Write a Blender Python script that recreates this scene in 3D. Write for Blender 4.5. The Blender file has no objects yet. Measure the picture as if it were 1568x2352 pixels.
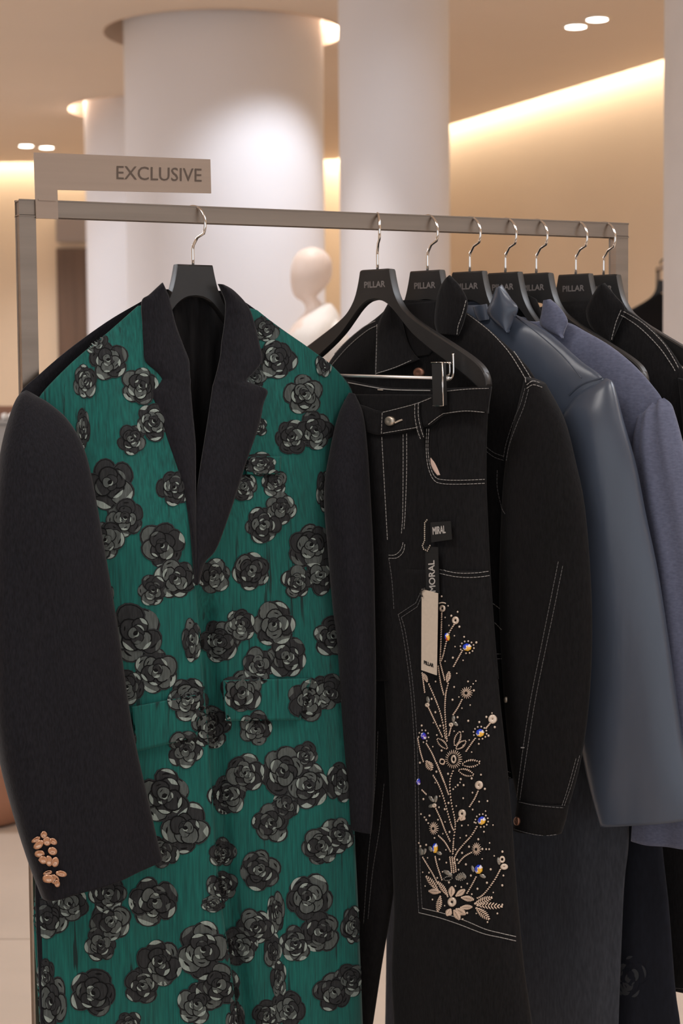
import bpy, bmesh, math, random
import numpy as np
from mathutils import Vector, Matrix
from mathutils.bvhtree import BVHTree

SC = bpy.context.scene
COL = SC.collection
R = math.radians

# ------------------------------------------------------------------ camera
F = 4100.0                                   # focal length in pixels of the 1568 x 2352 frame
CAM = Vector((0, 0, 1.36))
PITCH, ROLL = R(3.96), R(-0.48)
_f = Vector((0, math.cos(PITCH), -math.sin(PITCH)))
_u = Vector((0, math.sin(PITCH), math.cos(PITCH)))
_r = Vector((1, 0, 0))
RT = _r*math.cos(ROLL) + _u*math.sin(ROLL)
UP = -_r*math.sin(ROLL) + _u*math.cos(ROLL)
cd = bpy.data.cameras.new('camera')
cd.sensor_fit = 'VERTICAL'; cd.sensor_height = 36; cd.sensor_width = 24
cd.lens = F/2352*36
cd.clip_end = 60
cd.dof.use_dof = True; cd.dof.focus_distance = 2.5; cd.dof.aperture_fstop = 6.8
cam = bpy.data.objects.new('camera', cd); COL.objects.link(cam)
M3 = Matrix((RT, UP, -_f)).transposed()
cam.matrix_world = Matrix.Translation(CAM) @ M3.to_4x4()
SC.camera = cam

def ray(px, py):
    return (_f + RT*((px-784)/F) - UP*((py-1176)/F)).normalized()
def at_z(px, py, z):                          # point of the pixel's ray at height z
    d = ray(px, py); t = (z-CAM.z)/d.z
    return CAM + d*t
def at_y(px, py, y):
    d = ray(px, py); return CAM + d*(y/d.y)

# ------------------------------------------------------------------ world, exposure, big lights
w = bpy.data.worlds.new('world'); SC.world = w; w.use_nodes = True
bg = w.node_tree.nodes['Background']
bg.inputs[0].default_value = (0.92, 0.95, 1.0, 1); bg.inputs[1].default_value = 1.15
vs = SC.view_settings
vs.view_transform = 'Standard'; vs.look = 'None'; vs.gamma = 1.0; vs.exposure = 0.0; vs.use_curve_mapping = False

CEIL = 3.3
def lamp(name, kind, loc, energy, color=(1, 1, 1), target=None, **kw):
    l = bpy.data.lights.new(name, kind); l.energy = energy; l.color = color
    for k, v in kw.items(): setattr(l, k, v)
    o = bpy.data.objects.new(name, l); COL.objects.link(o); o.location = loc
    if target is not None:
        o.rotation_euler = (Vector(target)-Vector(loc)).to_track_quat('-Z', 'Y').to_euler()
    return o
WARM = (1.0, 0.86, 0.70); NEUT = (1.0, 0.96, 0.93); COOL = (0.86, 0.92, 1.0)
# added fill lights, unseen, to brighten the garments and the room behind
lamp('fill_light', 'AREA', (-1.3, 1.1, 3.27), 40, NEUT, (-1.3, 1.1, 0), shape='RECTANGLE', size=1.6, size_y=0.9)
lamp('fill_light', 'AREA', (1.7, 1.6, 3.27), 30, NEUT, (1.7, 1.6, 0), shape='RECTANGLE', size=1.2, size_y=0.9)
for (x_, y_, e_) in ((-4.8, 5.2, 165), (-4.4, 11.0, 120), (3.2, 3.4, 85)):
    lamp('fill_light', 'AREA', (x_, y_, 3.27), e_, COOL, (x_, y_, 0), shape='RECTANGLE', size=1.6, size_y=1.2)

# ------------------------------------------------------------------ materials
def lin(c): return tuple((x/255/12.92 if x/255 <= .04045 else ((x/255+.055)/1.055)**2.4) for x in c)
def mat(name, rgb, rough=0.6, metal=0.0, var=0.0, nscale=(8, 8, 8), bump=0.0, bscale=(60, 60, 60), spec=0.5,
        sheen=0.0, emit=None, estr=0.0, rgb2=None, dist=0.002, coat=0.0, detail=3.0):
    m = bpy.data.materials.new(name); m.use_nodes = True
    nt = m.node_tree; N = nt.nodes; L = nt.links
    b = N['Principled BSDF']
    c = (*lin(rgb), 1)
    b.inputs['Base Color'].default_value = c
    b.inputs['Roughness'].default_value = rough
    b.inputs['Metallic'].default_value = metal
    b.inputs['Specular IOR Level'].default_value = spec
    if sheen:
        b.inputs['Sheen Weight'].default_value = sheen; b.inputs['Sheen Roughness'].default_value = 0.4
    if coat: b.inputs['Coat Weight'].default_value = coat
    if emit:
        b.inputs['Emission Color'].default_value = (*lin(emit), 1); b.inputs['Emission Strength'].default_value = estr
    tc = N.new('ShaderNodeTexCoord')
    if var or rgb2:
        mp = N.new('ShaderNodeMapping'); mp.inputs['Scale'].default_value = nscale
        L.new(tc.outputs['Object'], mp.inputs[0])
        nz = N.new('ShaderNodeTexNoise'); nz.inputs['Scale'].default_value = 1; nz.inputs['Detail'].default_value = detail
        L.new(mp.outputs[0], nz.inputs['Vector'])
        rp = N.new('ShaderNodeValToRGB')
        lo = tuple(x*(1-var) for x in c[:3]); hi = tuple(min(1, x*(1+var)) for x in c[:3])
        if rgb2: lo = lin(rgb2); hi = c[:3]
        rp.color_ramp.elements[0].position = .3; rp.color_ramp.elements[0].color = (*lo, 1)
        rp.color_ramp.elements[1].position = .7; rp.color_ramp.elements[1].color = (*hi, 1)
        L.new(nz.outputs[0], rp.inputs[0]); L.new(rp.outputs[0], b.inputs['Base Color'])
    if bump:
        mp2 = N.new('ShaderNodeMapping'); mp2.inputs['Scale'].default_value = bscale
        L.new(tc.outputs['Object'], mp2.inputs[0])
        n2 = N.new('ShaderNodeTexNoise'); n2.inputs['Scale'].default_value = 1; n2.inputs['Detail'].default_value = 4
        L.new(mp2.outputs[0], n2.inputs['Vector'])
        bp = N.new('ShaderNodeBump'); bp.inputs['Strength'].default_value = bump; bp.inputs['Distance'].default_value = dist
        L.new(n2.outputs[0], bp.inputs['Height']); L.new(bp.outputs[0], b.inputs['Normal'])
    return m
MT = {}
MT['ceiling'] = mat('ceiling_paint', (224, 206, 190), .9, var=.03, nscale=(.7, .7, .7))
MT['wall'] = mat('wall_paint', (218, 196, 172), .85, var=.03, nscale=(.8, .8, .8))
MT['column'] = mat('column_plaster', (232, 230, 234), .8, var=.02, nscale=(1, 1, 1))
MT['pillar'] = mat('pillar_paint', (214, 208, 206), .8, var=.02)
MT['recess'] = mat('recess_paint', (226, 200, 178), .9)
MT['floor'] = mat('floor_joint', (150, 128, 108), .7)
MT['tile'] = mat('floor_tile', (206, 190, 174), .45, var=.06, nscale=(1.2, 3, 1), bump=.05, bscale=(30, 30, 30))
MT['door_dark'] = mat('dark_timber', (96, 74, 60), .6, var=.2, nscale=(20, 20, 1))
MT['door_head'] = mat('grey_header', (150, 138, 134), .7)
MT['steel'] = mat('brushed_steel', (138, 124, 112), .36, metal=1.0, var=.10, nscale=(3, 3, 60), bump=.05, bscale=(10, 10, 400))
MT['plate'] = mat('sign_metal', (158, 140, 126), .5, metal=.75, var=.05, nscale=(2, 2, 80))
MT['engrave'] = mat('engraved_letter', (84, 70, 60), .7)
MT['chrome'] = mat('chrome', (225, 220, 215), .12, metal=1.0)
MT['bright_bar'] = mat('satin_chrome', (246, 244, 242), .38, metal=.85)
MT['black_hanger'] = mat('black_lacquered_wood', (28, 27, 27), .42, var=.15, nscale=(40, 40, 40))
MT['hanger_text'] = mat('grey_print', (112, 106, 104), .5)
MT['wool'] = mat('charcoal_wool', (27, 26, 30), .95, var=.35, nscale=(500, 500, 120), bump=.25, bscale=(500, 500, 200), spec=.15, sheen=.12)
MT['lining'] = mat('black_lining', (27, 26, 27), .9, var=.2, nscale=(300, 300, 60), spec=.15)
MT['denim'] = mat('black_denim', (20, 19, 20), .9, var=.35, nscale=(400, 400, 90), bump=.25, bscale=(600, 600, 250), spec=.15, sheen=.05)
MT['denim2'] = mat('black_washed_denim', (23, 22, 23), .9, var=.35, nscale=(400, 400, 90), bump=.25, bscale=(600, 600, 250), spec=.15, sheen=.06)
MT['leather'] = mat('blue_leather', (66, 74, 88), .32, var=.10, nscale=(14, 14, 5), bump=.35, bscale=(22, 22, 6), spec=.5, dist=.004)
MT['peri'] = mat('periwinkle_wool', (92, 96, 116), .9, var=.14, nscale=(160, 160, 400), bump=.5, bscale=(70, 70, 16), spec=.2, sheen=.15, dist=.003)
MT['charcoal'] = mat('dark_grey_cloth', (58, 60, 66), .9, var=.2, nscale=(300, 300, 60), spec=.15)
MT['navy'] = mat('navy_cloth', (20, 22, 30), .85, var=.2, nscale=(200, 200, 60), spec=.2)
MT['navy_rose'] = mat('navy_rose_print', (38, 40, 44), .8)
MT['thread'] = mat('white_thread', (150, 146, 142), .8)
MT['thread_dim'] = mat('shaded_thread', (92, 90, 90), .8)  # shaded copy of the white thread, for stitches in dark areas
MT['rose0'] = mat('rose_black', (22, 22, 23), .95, spec=.1, var=.2, nscale=(300, 300, 80))
MT['rose1'] = mat('rose_charcoal', (47, 48, 49), .95, spec=.1, var=.25, nscale=(400, 400, 60))
MT['rose2'] = mat('rose_grey', (80, 85, 83), .95, spec=.1, var=.25, nscale=(400, 400, 60))
MT['rose3'] = mat('rose_pale', (136, 147, 141), .95, spec=.1, var=.2, nscale=(400, 400, 60))
MT['gold'] = mat('rose_gold', (200, 158, 130), .24, metal=1.0)
MT['silver_btn'] = mat('brushed_button', (196, 186, 172), .4, metal=.9)
MT['copper'] = mat('copper_button', (150, 110, 92), .4, metal=.8)
MT['bead'] = mat('pearl_bead', (214, 196, 178), .25, metal=.25, coat=.4)
MT['strand'] = mat('beaded_strand', (222, 198, 178), .35, metal=.25)
MT['sequin'] = mat('clear_sequin', (150, 146, 138), .2, metal=.6)
MT['gemw'] = mat('crystal_white', (232, 228, 240), .08, spec=1.0)
MT['gemb'] = mat('crystal_flash_blue', (40, 72, 210), .08, spec=1.0)
MT['gemy'] = mat('crystal_flash_amber', (250, 190, 50), .08, spec=1.0)
MT['gemr'] = mat('crystal_flash_red', (214, 76, 50), .08, spec=1.0)
MT['gemv'] = mat('crystal_flash_violet', (92, 60, 190), .08, spec=1.0)
MT['card'] = mat('tag_card', (206, 190, 172), .7, var=.04, nscale=(200, 200, 200))
MT['black_card'] = mat('black_card', (22, 21, 21), .6)
MT['white_ink'] = mat('white_ink', (190, 184, 178), .6)
MT['black_ink'] = mat('black_ink', (36, 32, 30), .6)
MT['pocketing'] = mat('pocket_lining', (206, 178, 164), .9)
MT['manneq'] = mat('mannequin_shell', (240, 222, 212), .45)
MT['white_cloth'] = mat('white_cloth', (240, 236, 232), .9, bump=.4, bscale=(14, 14, 5), dist=.01)
MT['plinth'] = mat('plinth_paint', (220, 212, 204), .6)
MT['counter'] = mat('counter_grey', (158, 156, 154), .6)
MT['counter_top'] = mat('counter_timber', (150, 106, 82), .5)
MT['glassball'] = mat('white_glass', (250, 244, 238), .15)
MT['pouf'] = mat('pouf_leather', (150, 104, 80), .6, var=.1)
MT['lens'] = mat('lamp_lens', (255, 250, 244), .4, emit=(255, 248, 238), estr=14)
MT['trimw'] = mat('lamp_trim', (236, 224, 208), .5)

def green_mat():
    m = bpy.data.materials.new('green_jacquard'); m.use_nodes = True
    nt = m.node_tree; N = nt.nodes; L = nt.links; b = N['Principled BSDF']
    b.inputs['Roughness'].default_value = .7; b.inputs['Specular IOR Level'].default_value = .25
    b.inputs['Sheen Weight'].default_value = .12
    tc = N.new('ShaderNodeTexCoord')
    def noise(scale, detail=3):
        mp = N.new('ShaderNodeMapping'); mp.inputs['Scale'].default_value = scale
        L.new(tc.outputs['Object'], mp.inputs[0])
        n = N.new('ShaderNodeTexNoise'); n.inputs['Scale'].default_value = 1; n.inputs['Detail'].default_value = detail
        L.new(mp.outputs[0], n.inputs['Vector']); return n
    def ramp(n, p0, c0, p1, c1):
        r = N.new('ShaderNodeValToRGB'); e = r.color_ramp.elements
        e[0].position = p0; e[0].color = c0; e[1].position = p1; e[1].color = c1
        L.new(n.outputs[0], r.inputs[0]); return r
    fine = ramp(noise((420, 420, 22), 2), .3, (*lin((3, 70, 66)), 1), .72, (*lin((7, 96, 88)), 1))
    streak = ramp(noise((170, 170, 9), 4), .60, (0, 0, 0, 1), .66, (1, 1, 1, 1))     # loose dark warp threads
    patch = ramp(noise((9, 9, 4), 2), .42, (0, 0, 0, 1), .62, (1, 1, 1, 1))
    mul = N.new('ShaderNodeMath'); mul.operation = 'MULTIPLY'
    L.new(streak.outputs[0], mul.inputs[0]); L.new(patch.outputs[0], mul.inputs[1])
    mx = N.new('ShaderNodeMixRGB'); mx.inputs[2].default_value = (*lin((6, 36, 35)), 1)
    L.new(mul.outputs[0], mx.inputs[0]); L.new(fine.outputs[0], mx.inputs[1]); L.new(mx.outputs[0], b.inputs['Base Color'])
    bp = N.new('ShaderNodeBump'); bp.inputs['Strength'].default_value = .35; bp.inputs['Distance'].default_value = .003
    L.new(noise((60, 60, 4), 3).outputs[0], bp.inputs['Height']); L.new(bp.outputs[0], b.inputs['Normal'])
    return m
MT['green'] = green_mat()

# ------------------------------------------------------------------ object helpers
def link(o, parent=None):
    COL.objects.link(o)
    if parent is not None: o.parent = parent
    return o
def wloc(o):
    p = Vector((0, 0, 0))
    while o is not None:
        p = p + Vector(o.location); o = o.parent
    return p
def mk(name, verts, faces, m, parent=None, smooth=True, mids=None, loc=None):
    """one mesh object; verts are world points, stored relative to the parent's (or own) origin"""
    base = wloc(parent) if parent is not None else (Vector(loc) if loc is not None else Vector((0, 0, 0)))
    me = bpy.data.meshes.new(name)
    me.from_pydata([tuple(Vector(v)-base) for v in verts], [], faces)
    ms = m if isinstance(m, (list, tuple)) else [m]
    for k in ms: me.materials.append(MT[k])
    if mids is not None: me.polygons.foreach_set('material_index', mids)
    if smooth: me.polygons.foreach_set('use_smooth', [True]*len(me.polygons))
    me.update()
    o = bpy.data.objects.new(name, me)
    if parent is None and loc is not None: o.location = loc
    return link(o, parent)
def tag(o, label, cat=None, group=None, kind=None):
    if label: o['label'] = label
    if cat: o['category'] = cat
    if group: o['group'] = group
    if kind: o['kind'] = kind
    return o
def empty(name, loc, label=None, cat=None, group=None):
    o = bpy.data.objects.new(name, None); o.location = loc; o.empty_display_size = .05
    link(o); return tag(o, label, cat, group)
def struct(o, label=None):
    o['kind'] = 'structure'
    if label: o['label'] = label
    return o
def box(name, c, s, m, parent=None, rz=0.0, bev=0.0, loc=None):
    bm = bmesh.new(); bmesh.ops.create_cube(bm, size=1)
    for v in bm.verts: v.co = Vector((v.co.x*s[0], v.co.y*s[1], v.co.z*s[2]))
    if bev: bmesh.ops.bevel(bm, geom=bm.edges[:], offset=bev, segments=2, affect='EDGES')
    bmesh.ops.rotate(bm, verts=bm.verts, cent=(0, 0, 0), matrix=Matrix.Rotation(rz, 3, 'Z'))
    bmesh.ops.translate(bm, verts=bm.verts, vec=c)
    bm.verts.index_update()
    vs_ = [v.co.copy() for v in bm.verts]; fs = [[v.index for v in f.verts] for f in bm.faces]; bm.free()
    return mk(name, vs_, fs, m, parent, smooth=False, loc=loc)
def obox(name, o, ax, ay, az, m, parent=None, bev=0.0, smooth=False):
    """box centred on o with half-axis vectors ax, ay, az"""
    bm = bmesh.new(); bmesh.ops.create_cube(bm, size=2)
    T = Matrix((ax, ay, az)).transposed()
    for v in bm.verts: v.co = T @ v.co
    if bev: bmesh.ops.bevel(bm, geom=bm.edges[:], offset=bev, segments=2, affect='EDGES')
    bmesh.ops.translate(bm, verts=bm.verts, vec=o); bm.normal_update()
    bm.verts.index_update()
    vs_ = [v.co.copy() for v in bm.verts]; fs = [[v.index for v in f.verts] for f in bm.faces]; bm.free()
    return mk(name, vs_, fs, m, parent, smooth=smooth)
def tube_geo(pts, rad, sides=8, closed=False, V=None, Fc=None):
    V = [] if V is None else V; Fc = [] if Fc is None else Fc
    pts = [Vector(p) for p in pts]; n = len(pts); b0 = len(V)
    ref = None
    for i, p in enumerate(pts):
        a = pts[max(i-1, 0)]; c = pts[min(i+1, n-1)]
        t = (c-a).normalized()
        if ref is None:
            ref = t.orthogonal().normalized()
        else:
            ref = (ref - t*ref.dot(t))
            ref = ref.normalized() if ref.length > 1e-6 else t.orthogonal().normalized()
        bi = t.cross(ref)
        rr = rad[i] if isinstance(rad, (list, tuple)) else rad
        for k in range(sides):
            th = 2*math.pi*k/sides
            V.append(p + (ref*math.cos(th)+bi*math.sin(th))*rr)
    for i in range(n-1):
        for k in range(sides):
            k2 = (k+1) % sides
            Fc.append((b0+i*sides+k, b0+i*sides+k2, b0+(i+1)*sides+k2, b0+(i+1)*sides+k))
    Fc.append(tuple(b0+k for k in reversed(range(sides)))); Fc.append(tuple(b0+(n-1)*sides+k for k in range(sides)))
    return V, Fc
def lathe(name, c, prof, m, parent=None, seg=32, sx=1.0, sy=1.0, loc=None, cap=True):
    V = []; Fc = []
    for (r_, z) in prof:
        for k in range(seg):
            a = 2*math.pi*k/seg; V.append((c[0]+r_*sx*math.cos(a), c[1]+r_*sy*math.sin(a), c[2]+z))
    for i in range(len(prof)-1):
        for k in range(seg):
            k2 = (k+1) % seg; Fc.append((i*seg+k, i*seg+k2, (i+1)*seg+k2, (i+1)*seg+k))
    if cap:
        Fc.append(tuple(reversed(range(seg)))); Fc.append(tuple((len(prof)-1)*seg+k for k in range(seg)))
    return mk(name, V, Fc, m, parent, loc=loc)
def crom(P, n):
    """Catmull-Rom through control rows P (lists of floats), n samples"""
    P = np.array(P, float); k = len(P)
    ts = np.linspace(0, k-1, n); out = []
    for t in ts:
        i = min(int(t), k-2); s = t-i
        p0 = P[max(i-1, 0)]; p1 = P[i]; p2 = P[i+1]; p3 = P[min(i+2, k-1)]
        m1 = (p2-p0)/2; m2 = (p3-p1)/2
        out.append((2*s**3-3*s**2+1)*p1+(s**3-2*s**2+s)*m1+(-2*s**3+3*s**2)*p2+(s**3-s**2)*m2)
    return np.array(out)

class Plane:
    """a vertical plane a garment hangs in: u runs to its right end, n points at its front"""
    def __init__(s, o, yaw):
        s.o = Vector(o); s.U = Vector((math.cos(yaw), math.sin(yaw), 0)); s.n = Vector((math.sin(yaw), -math.cos(yaw), 0))
    def pt(s, px, py, off=0.0):
        d = ray(px, py); o = s.o + s.n*off
        return CAM + d*((o-CAM).dot(s.n)/d.dot(s.n))
    def uz(s, px, py, off=0.0):
        p = s.pt(px, py, off) - s.o
        return (p.dot(s.U), p.z)
    def w(s, u, z, off=0.0):
        return s.o + s.U*u + s.n*off + Vector((0, 0, z))

def pillow(name, pl, rows, T, m, parent, off=0.0, nrow=60, ncol=20, ripple=None, pw=2.2, back=1.0, mids=None):
    """closed cloth tube: rows of (uL,zL,uR,zR), half thickness T (number or one per control row)"""
    Tt = T if isinstance(T, (list, tuple)) else [T]*len(rows)
    offs = off if isinstance(off, (list, tuple)) else [off]*len(rows)
    S = crom([(*r_, t, o) for r_, t, o in zip(rows, Tt, offs)], nrow)
    V = []; Fc = []; n2 = 2*ncol
    for i, (ul, zl, ur, zr, t, o) in enumerate(S):
        for k in range(n2):
            if k < ncol: s = k/ncol; sg = 1
            else: s = 1-(k-ncol)/ncol; sg = -back
            s_ = .5-.5*math.cos(math.pi*s)
            h = max(0, 1-abs(2*s_-1)**pw)**(1/pw)
            u = ul+(ur-ul)*s_; z = zl+(zr-zl)*s_
            d = o+sg*t*h
            if ripple: d += ripple(u, z, s_, i/(nrow-1))*h*sg
            V.append(pl.w(u, z, d))
    for i in range(nrow-1):
        for k in range(n2):
            k2 = (k+1) % n2
            Fc.append((i*n2+k, (i+1)*n2+k, (i+1)*n2+k2, i*n2+k2))
    Fc.append(tuple(range(n2))); Fc.append(tuple((nrow-1)*n2+k for k in reversed(range(n2))))
    return mk(name, V, Fc, m, parent)
def sheet(name, ptf, rows, m, parent, nrow=40, ncol=14, thick=.003, thick_dir=None):
    """cloth sheet with thickness: rows of pixel (xl,yl,xr,yr); ptf(px,py,s,t) gives the world point"""
    S = crom(rows, nrow); V = []; Fc = []
    for i, (xl, yl, xr, yr) in enumerate(S):
        for k in range(ncol+1):
            s = k/ncol; V.append(ptf(xl+(xr-xl)*s, yl+(yr-yl)*s, s, i/(nrow-1)))
    nb = len(V); W = ncol+1
    for v in list(V): V.append(Vector(v)-thick_dir*thick)
    for i in range(nrow-1):
        for k in range(ncol):
            a = i*W+k
            Fc.append((a, a+W, a+W+1, a+1)); Fc.append((nb+a, nb+a+1, nb+a+W+1, nb+a+W))
    rim = [k for k in range(W)] + [i*W+ncol for i in range(1, nrow)] + [(nrow-1)*W+k for k in range(ncol-1, -1, -1)] + [i*W for i in range(nrow-2, 0, -1)]
    for a, b in zip(rim, rim[1:]+rim[:1]): Fc.append((a, b, nb+b, nb+a))
    return mk(name, V, Fc, m, parent)

class Surf:
    """the outer face of one or more meshes, used to lay stitches, prints and beads on them"""
    def __init__(s, objs):
        V = []; Fc = []
        for o in objs:
            b = len(V); w0 = wloc(o)
            V += [v.co + w0 for v in o.data.vertices]
            Fc += [[b+i for i in p.vertices] for p in o.data.polygons]
        s.t = BVHTree.FromPolygons(V, Fc)
    def hit(s, px, py, h=0.0):
        d = ray(px, py); r_ = s.t.ray_cast(CAM, d)
        if r_[0] is None: return None
        n = r_[1]
        if n.dot(d) > 0: n = -n
        return r_[0] + n*h
    def nrm(s, px, py):
        d = ray(px, py); r_ = s.t.ray_cast(CAM, d)
        if r_[0] is None: return None
        return -r_[1] if r_[1].dot(d) > 0 else r_[1]
def dense(pts, step=3.0):
    out = []
    for a, b in zip(pts, pts[1:]):
        L_ = math.hypot(b[0]-a[0], b[1]-a[1]); n = max(1, int(L_/step))
        for i in range(n): out.append((a[0]+(b[0]-a[0])*i/n, a[1]+(b[1]-a[1])*i/n))
    out.append(pts[-1]); return out
def smooth_line(pts, n=None):
    n = n or max(8, len(pts)*6)
    return [tuple(p) for p in crom(pts, n)]
def stitch(surf, pts, parent, m='thread', wd=.00075, dash=.0042, gap=.0012, smooth=True, h=.0006, name='stitching'):
    L_ = dense(smooth_line(pts) if smooth and len(pts) > 2 else pts, 2.0)
    P = [surf.hit(x, y, h) for x, y in L_]
    V = []; Fc = []; run = []; acc = 0; on = True
    def flush(r_):
        if len(r_) > 1: tube_geo(r_, wd, 4, V=V, Fc=Fc)
    prev = None
    for p in P:
        if p is None or (prev is not None and (p-prev).length > .03):
            flush(run); run = []; prev = p; continue
        if prev is None: prev = p; run = [p]; continue
        seg = (p-prev).length; d = (p-prev)
        pos = 0.0
        while pos < seg:
            lim = dash if on else gap
            stepl = min(seg-pos, lim-acc)
            pos += stepl; acc += stepl
            q = prev + d*(pos/seg if seg else 0)
            if on: run.append(q)
            if acc >= lim-1e-9:
                acc = 0
                if on: flush(run); run = []
                else: run = [q]
                on = not on
        prev = p
    flush(run)
    if V: return mk(name, V, Fc, m, parent, smooth=False)

def text_mesh(txt):
    c = bpy.data.curves.new('t', 'FONT'); c.body = txt; c.size = 1; c.resolution_u = 3
    o = bpy.data.objects.new('t', c); COL.objects.link(o); bpy.context.view_layer.update()
    me = bpy.data.meshes.new_from_object(o)
    V = [v.co.copy() for v in me.vertices]; Fc = [list(p.vertices) for p in me.polygons]
    bpy.data.objects.remove(o); bpy.data.curves.remove(c); bpy.data.meshes.remove(me)
    x0 = min(v.x for v in V); x1 = max(v.x for v in V); y0 = min(v.y for v in V); y1 = max(v.y for v in V)
    return [((v.x-x0)/(x1-x0), (v.y-y0)/(y1-y0)) for v in V], Fc
TX = {}
def text_on(txt, p0, X, Y, m, parent, name='lettering', bold=0.0):
    """flat lettering filling the parallelogram p0, p0+X, p0+Y"""
    if txt not in TX: TX[txt] = text_mesh(txt)
    v, f = TX[txt]; n = X.cross(Y).normalized()
    V = [p0+X*a+Y*b for a, b in v]; Fc = [list(q) for q in f]
    if bold:
        for dx, dy, k in ((bold, 0, 1), (-bold, 0, 2), (0, bold, 3), (0, -bold, 4)):
            b0 = len(V)
            V += [p0+X*a+Y*b+X.normalized()*dx+Y.normalized()*dy+n*(.00002*k) for a, b in v]; Fc += [[i+b0 for i in q] for q in f]
    return mk(name, V, Fc, m, parent, smooth=False)

# ------------------------------------------------------------------ the room
P1 = at_z(1032, 287, CEIL); P2 = at_z(1520, 138, CEIL)         # two points of the ceiling edge along the right wall
dr = (P2-P1); dr.z = 0; dr.normalize()                           # runs towards the camera
nr = Vector((-dr.y, dr.x, 0))                                    # to the outside
if nr.x < 0: nr = -nr
SLOT = 0.16
yb = at_z(40, 373, CEIL).y                                       # ceiling edge along the back wall
corner_t = (yb+SLOT - P1.y)/dr.y
WR0 = P1 + nr*SLOT
t0 = (yb+SLOT-WR0.y)/dr.y
CORN = WR0 + dr*t0
RLEN = 17.0
REND = CORN + dr*RLEN
XL = -8.0; YF = -4.0
def wall_mesh(name, a, b, z0, z1, thick, out):
    a = Vector((a[0], a[1], 0)); b = Vector((b[0], b[1], 0)); o = out*thick
    V = [a+Vector((0, 0, z0)), b+Vector((0, 0, z0)), b+Vector((0, 0, z1)), a+Vector((0, 0, z1))]
    V += [v+o for v in V]
    Fc = [(0, 1, 2, 3), (7, 6, 5, 4), (0, 4, 5, 1), (1, 5, 6, 2), (2, 6, 7, 3), (3, 7, 4, 0)]
    return struct(mk(name, V, Fc, 'wall', smooth=False))
ZT = CEIL+.42
wall_mesh('wall_back', (XL, CORN.y), (CORN.x, CORN.y), 0, ZT, .2, Vector((0, 1, 0)))
wall_mesh('wall_right', (CORN.x, CORN.y), (REND.x, REND.y), 0, ZT, .2, nr)
wall_mesh('wall_left', (XL, YF), (XL, CORN.y), 0, ZT, .2, Vector((-1, 0, 0)))

COLR, HOLR = .543, .650
def centre_of(px, py_near):                                       # column axis below the near rim of its ceiling opening
    p = at_z(px, py_near, CEIL); return Vector((p.x, p.y+HOLR*.99, 0))
C1 = centre_of(494, 19); C2 = centre_of(352, 217)
C3 = at_y(907, 600, 7.4); C3.z = 0
columns = [(C1, COLR*1.0, HOLR), (C2, COLR, HOLR), (C3, .226, .33)]

# ceiling with round openings round the columns, stopping short of the walls (light slots)
def ceiling():
    bm = bmesh.new(); edges = []
    ib = CORN + Vector((0, -SLOT, 0)); ib = P1 + dr*((yb-P1.y)/dr.y)
    outer = [(XL, yb), (ib.x, ib.y), ((P1+dr*RLEN).x, (P1+dr*RLEN).y), ((P1+dr*RLEN).x, YF), (XL, YF)]
    def loop(pts):
        vs_ = [bm.verts.new((x, y, CEIL)) for x, y in pts]
        for a, b in zip(vs_, vs_[1:]+vs_[:1]): edges.append(bm.edges.new((a, b)))
    loop(outer)
    for c, _, h in columns: loop([(c.x+h*math.cos(2*math.pi*k/64), c.y+h*math.sin(2*math.pi*k/64)) for k in range(64)])
    bmesh.ops.triangle_fill(bm, edges=edges, use_beauty=True)
    me = bpy.data.meshes.new('ceiling'); bm.to_mesh(me); bm.free(); me.materials.append(MT['ceiling'])
    o = bpy.data.objects.new('ceiling', me); link(o); return struct(o)
CE = ceiling()
# the slab above the light slots and openings
V = [(XL-.3, YF-.3, ZT), (REND.x+1, YF-.3, ZT), (REND.x+1, CORN.y+.3, ZT), (XL-.3, CORN.y+.3, ZT)]
mk('slab', V+[(x, y, z+.1) for x, y, z in V], [(3, 2, 1, 0), (4, 5, 6, 7), (0, 1, 5, 4), (1, 2, 6, 5), (2, 3, 7, 6), (3, 0, 4, 7)], 'recess', CE, smooth=False)
for i, (c, r_, h) in enumerate(columns):
    lathe('recess_ring', (c.x, c.y, CEIL), [(h, -.004), (h, .30), (r_, .30)], 'recess', CE, seg=64, cap=False)
struct(lathe('column_1', (C1.x, C1.y, 0), [(COLR, 0), (COLR, CEIL+.35)], 'column', seg=96, cap=False))
struct(lathe('column_2', (C2.x, C2.y, 0), [(COLR, 0), (COLR, CEIL+.35)], 'column', seg=96, cap=False))
struct(lathe('column_3', (C3.x, C3.y, 0), [(.226, 0), (.226, CEIL+.35)], 'column', seg=96, cap=False))
az = math.atan((1522-784)/F) + math.asin(COLR/5.2)              # a near column whose edge closes the view
C4 = Vector((5.2*math.sin(az), 5.2*math.cos(az), 0))
struct(lathe('column_4', (C4.x, C4.y, 0), [(COLR, 0), (COLR, CEIL+.02)], 'pillar', seg=128, cap=False))

# floor: joint bed with large pale tiles
FL = struct(box('floor', ((XL+REND.x+1)/2, (YF+CORN.y)/2, -.06), (REND.x+1-XL+.4, CORN.y-YF+.4, .1), 'floor'))
tl = None; TS = 1.2; y = -1.0
off0 = at_z(0, 2160, 0)
yy = [off0.y + TS*k for k in range(-4, 12)]
for ty in yy:
    if ty-TS/2 > CORN.y: continue
    for k in range(-6, 5):
        tx = off0.x + .10 + TS*k
        if tl is None:
            tl = box('tile', (0, 0, -.003), (TS-.006, TS-.006, .012), 'tile', FL); tl.data.transform(Matrix.Translation(wloc(FL)))
            o = tl
        else:
            o = tl.copy(); COL.objects.link(o); o.parent = FL
        o.location = (tx, ty+TS/2, 0)

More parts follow.
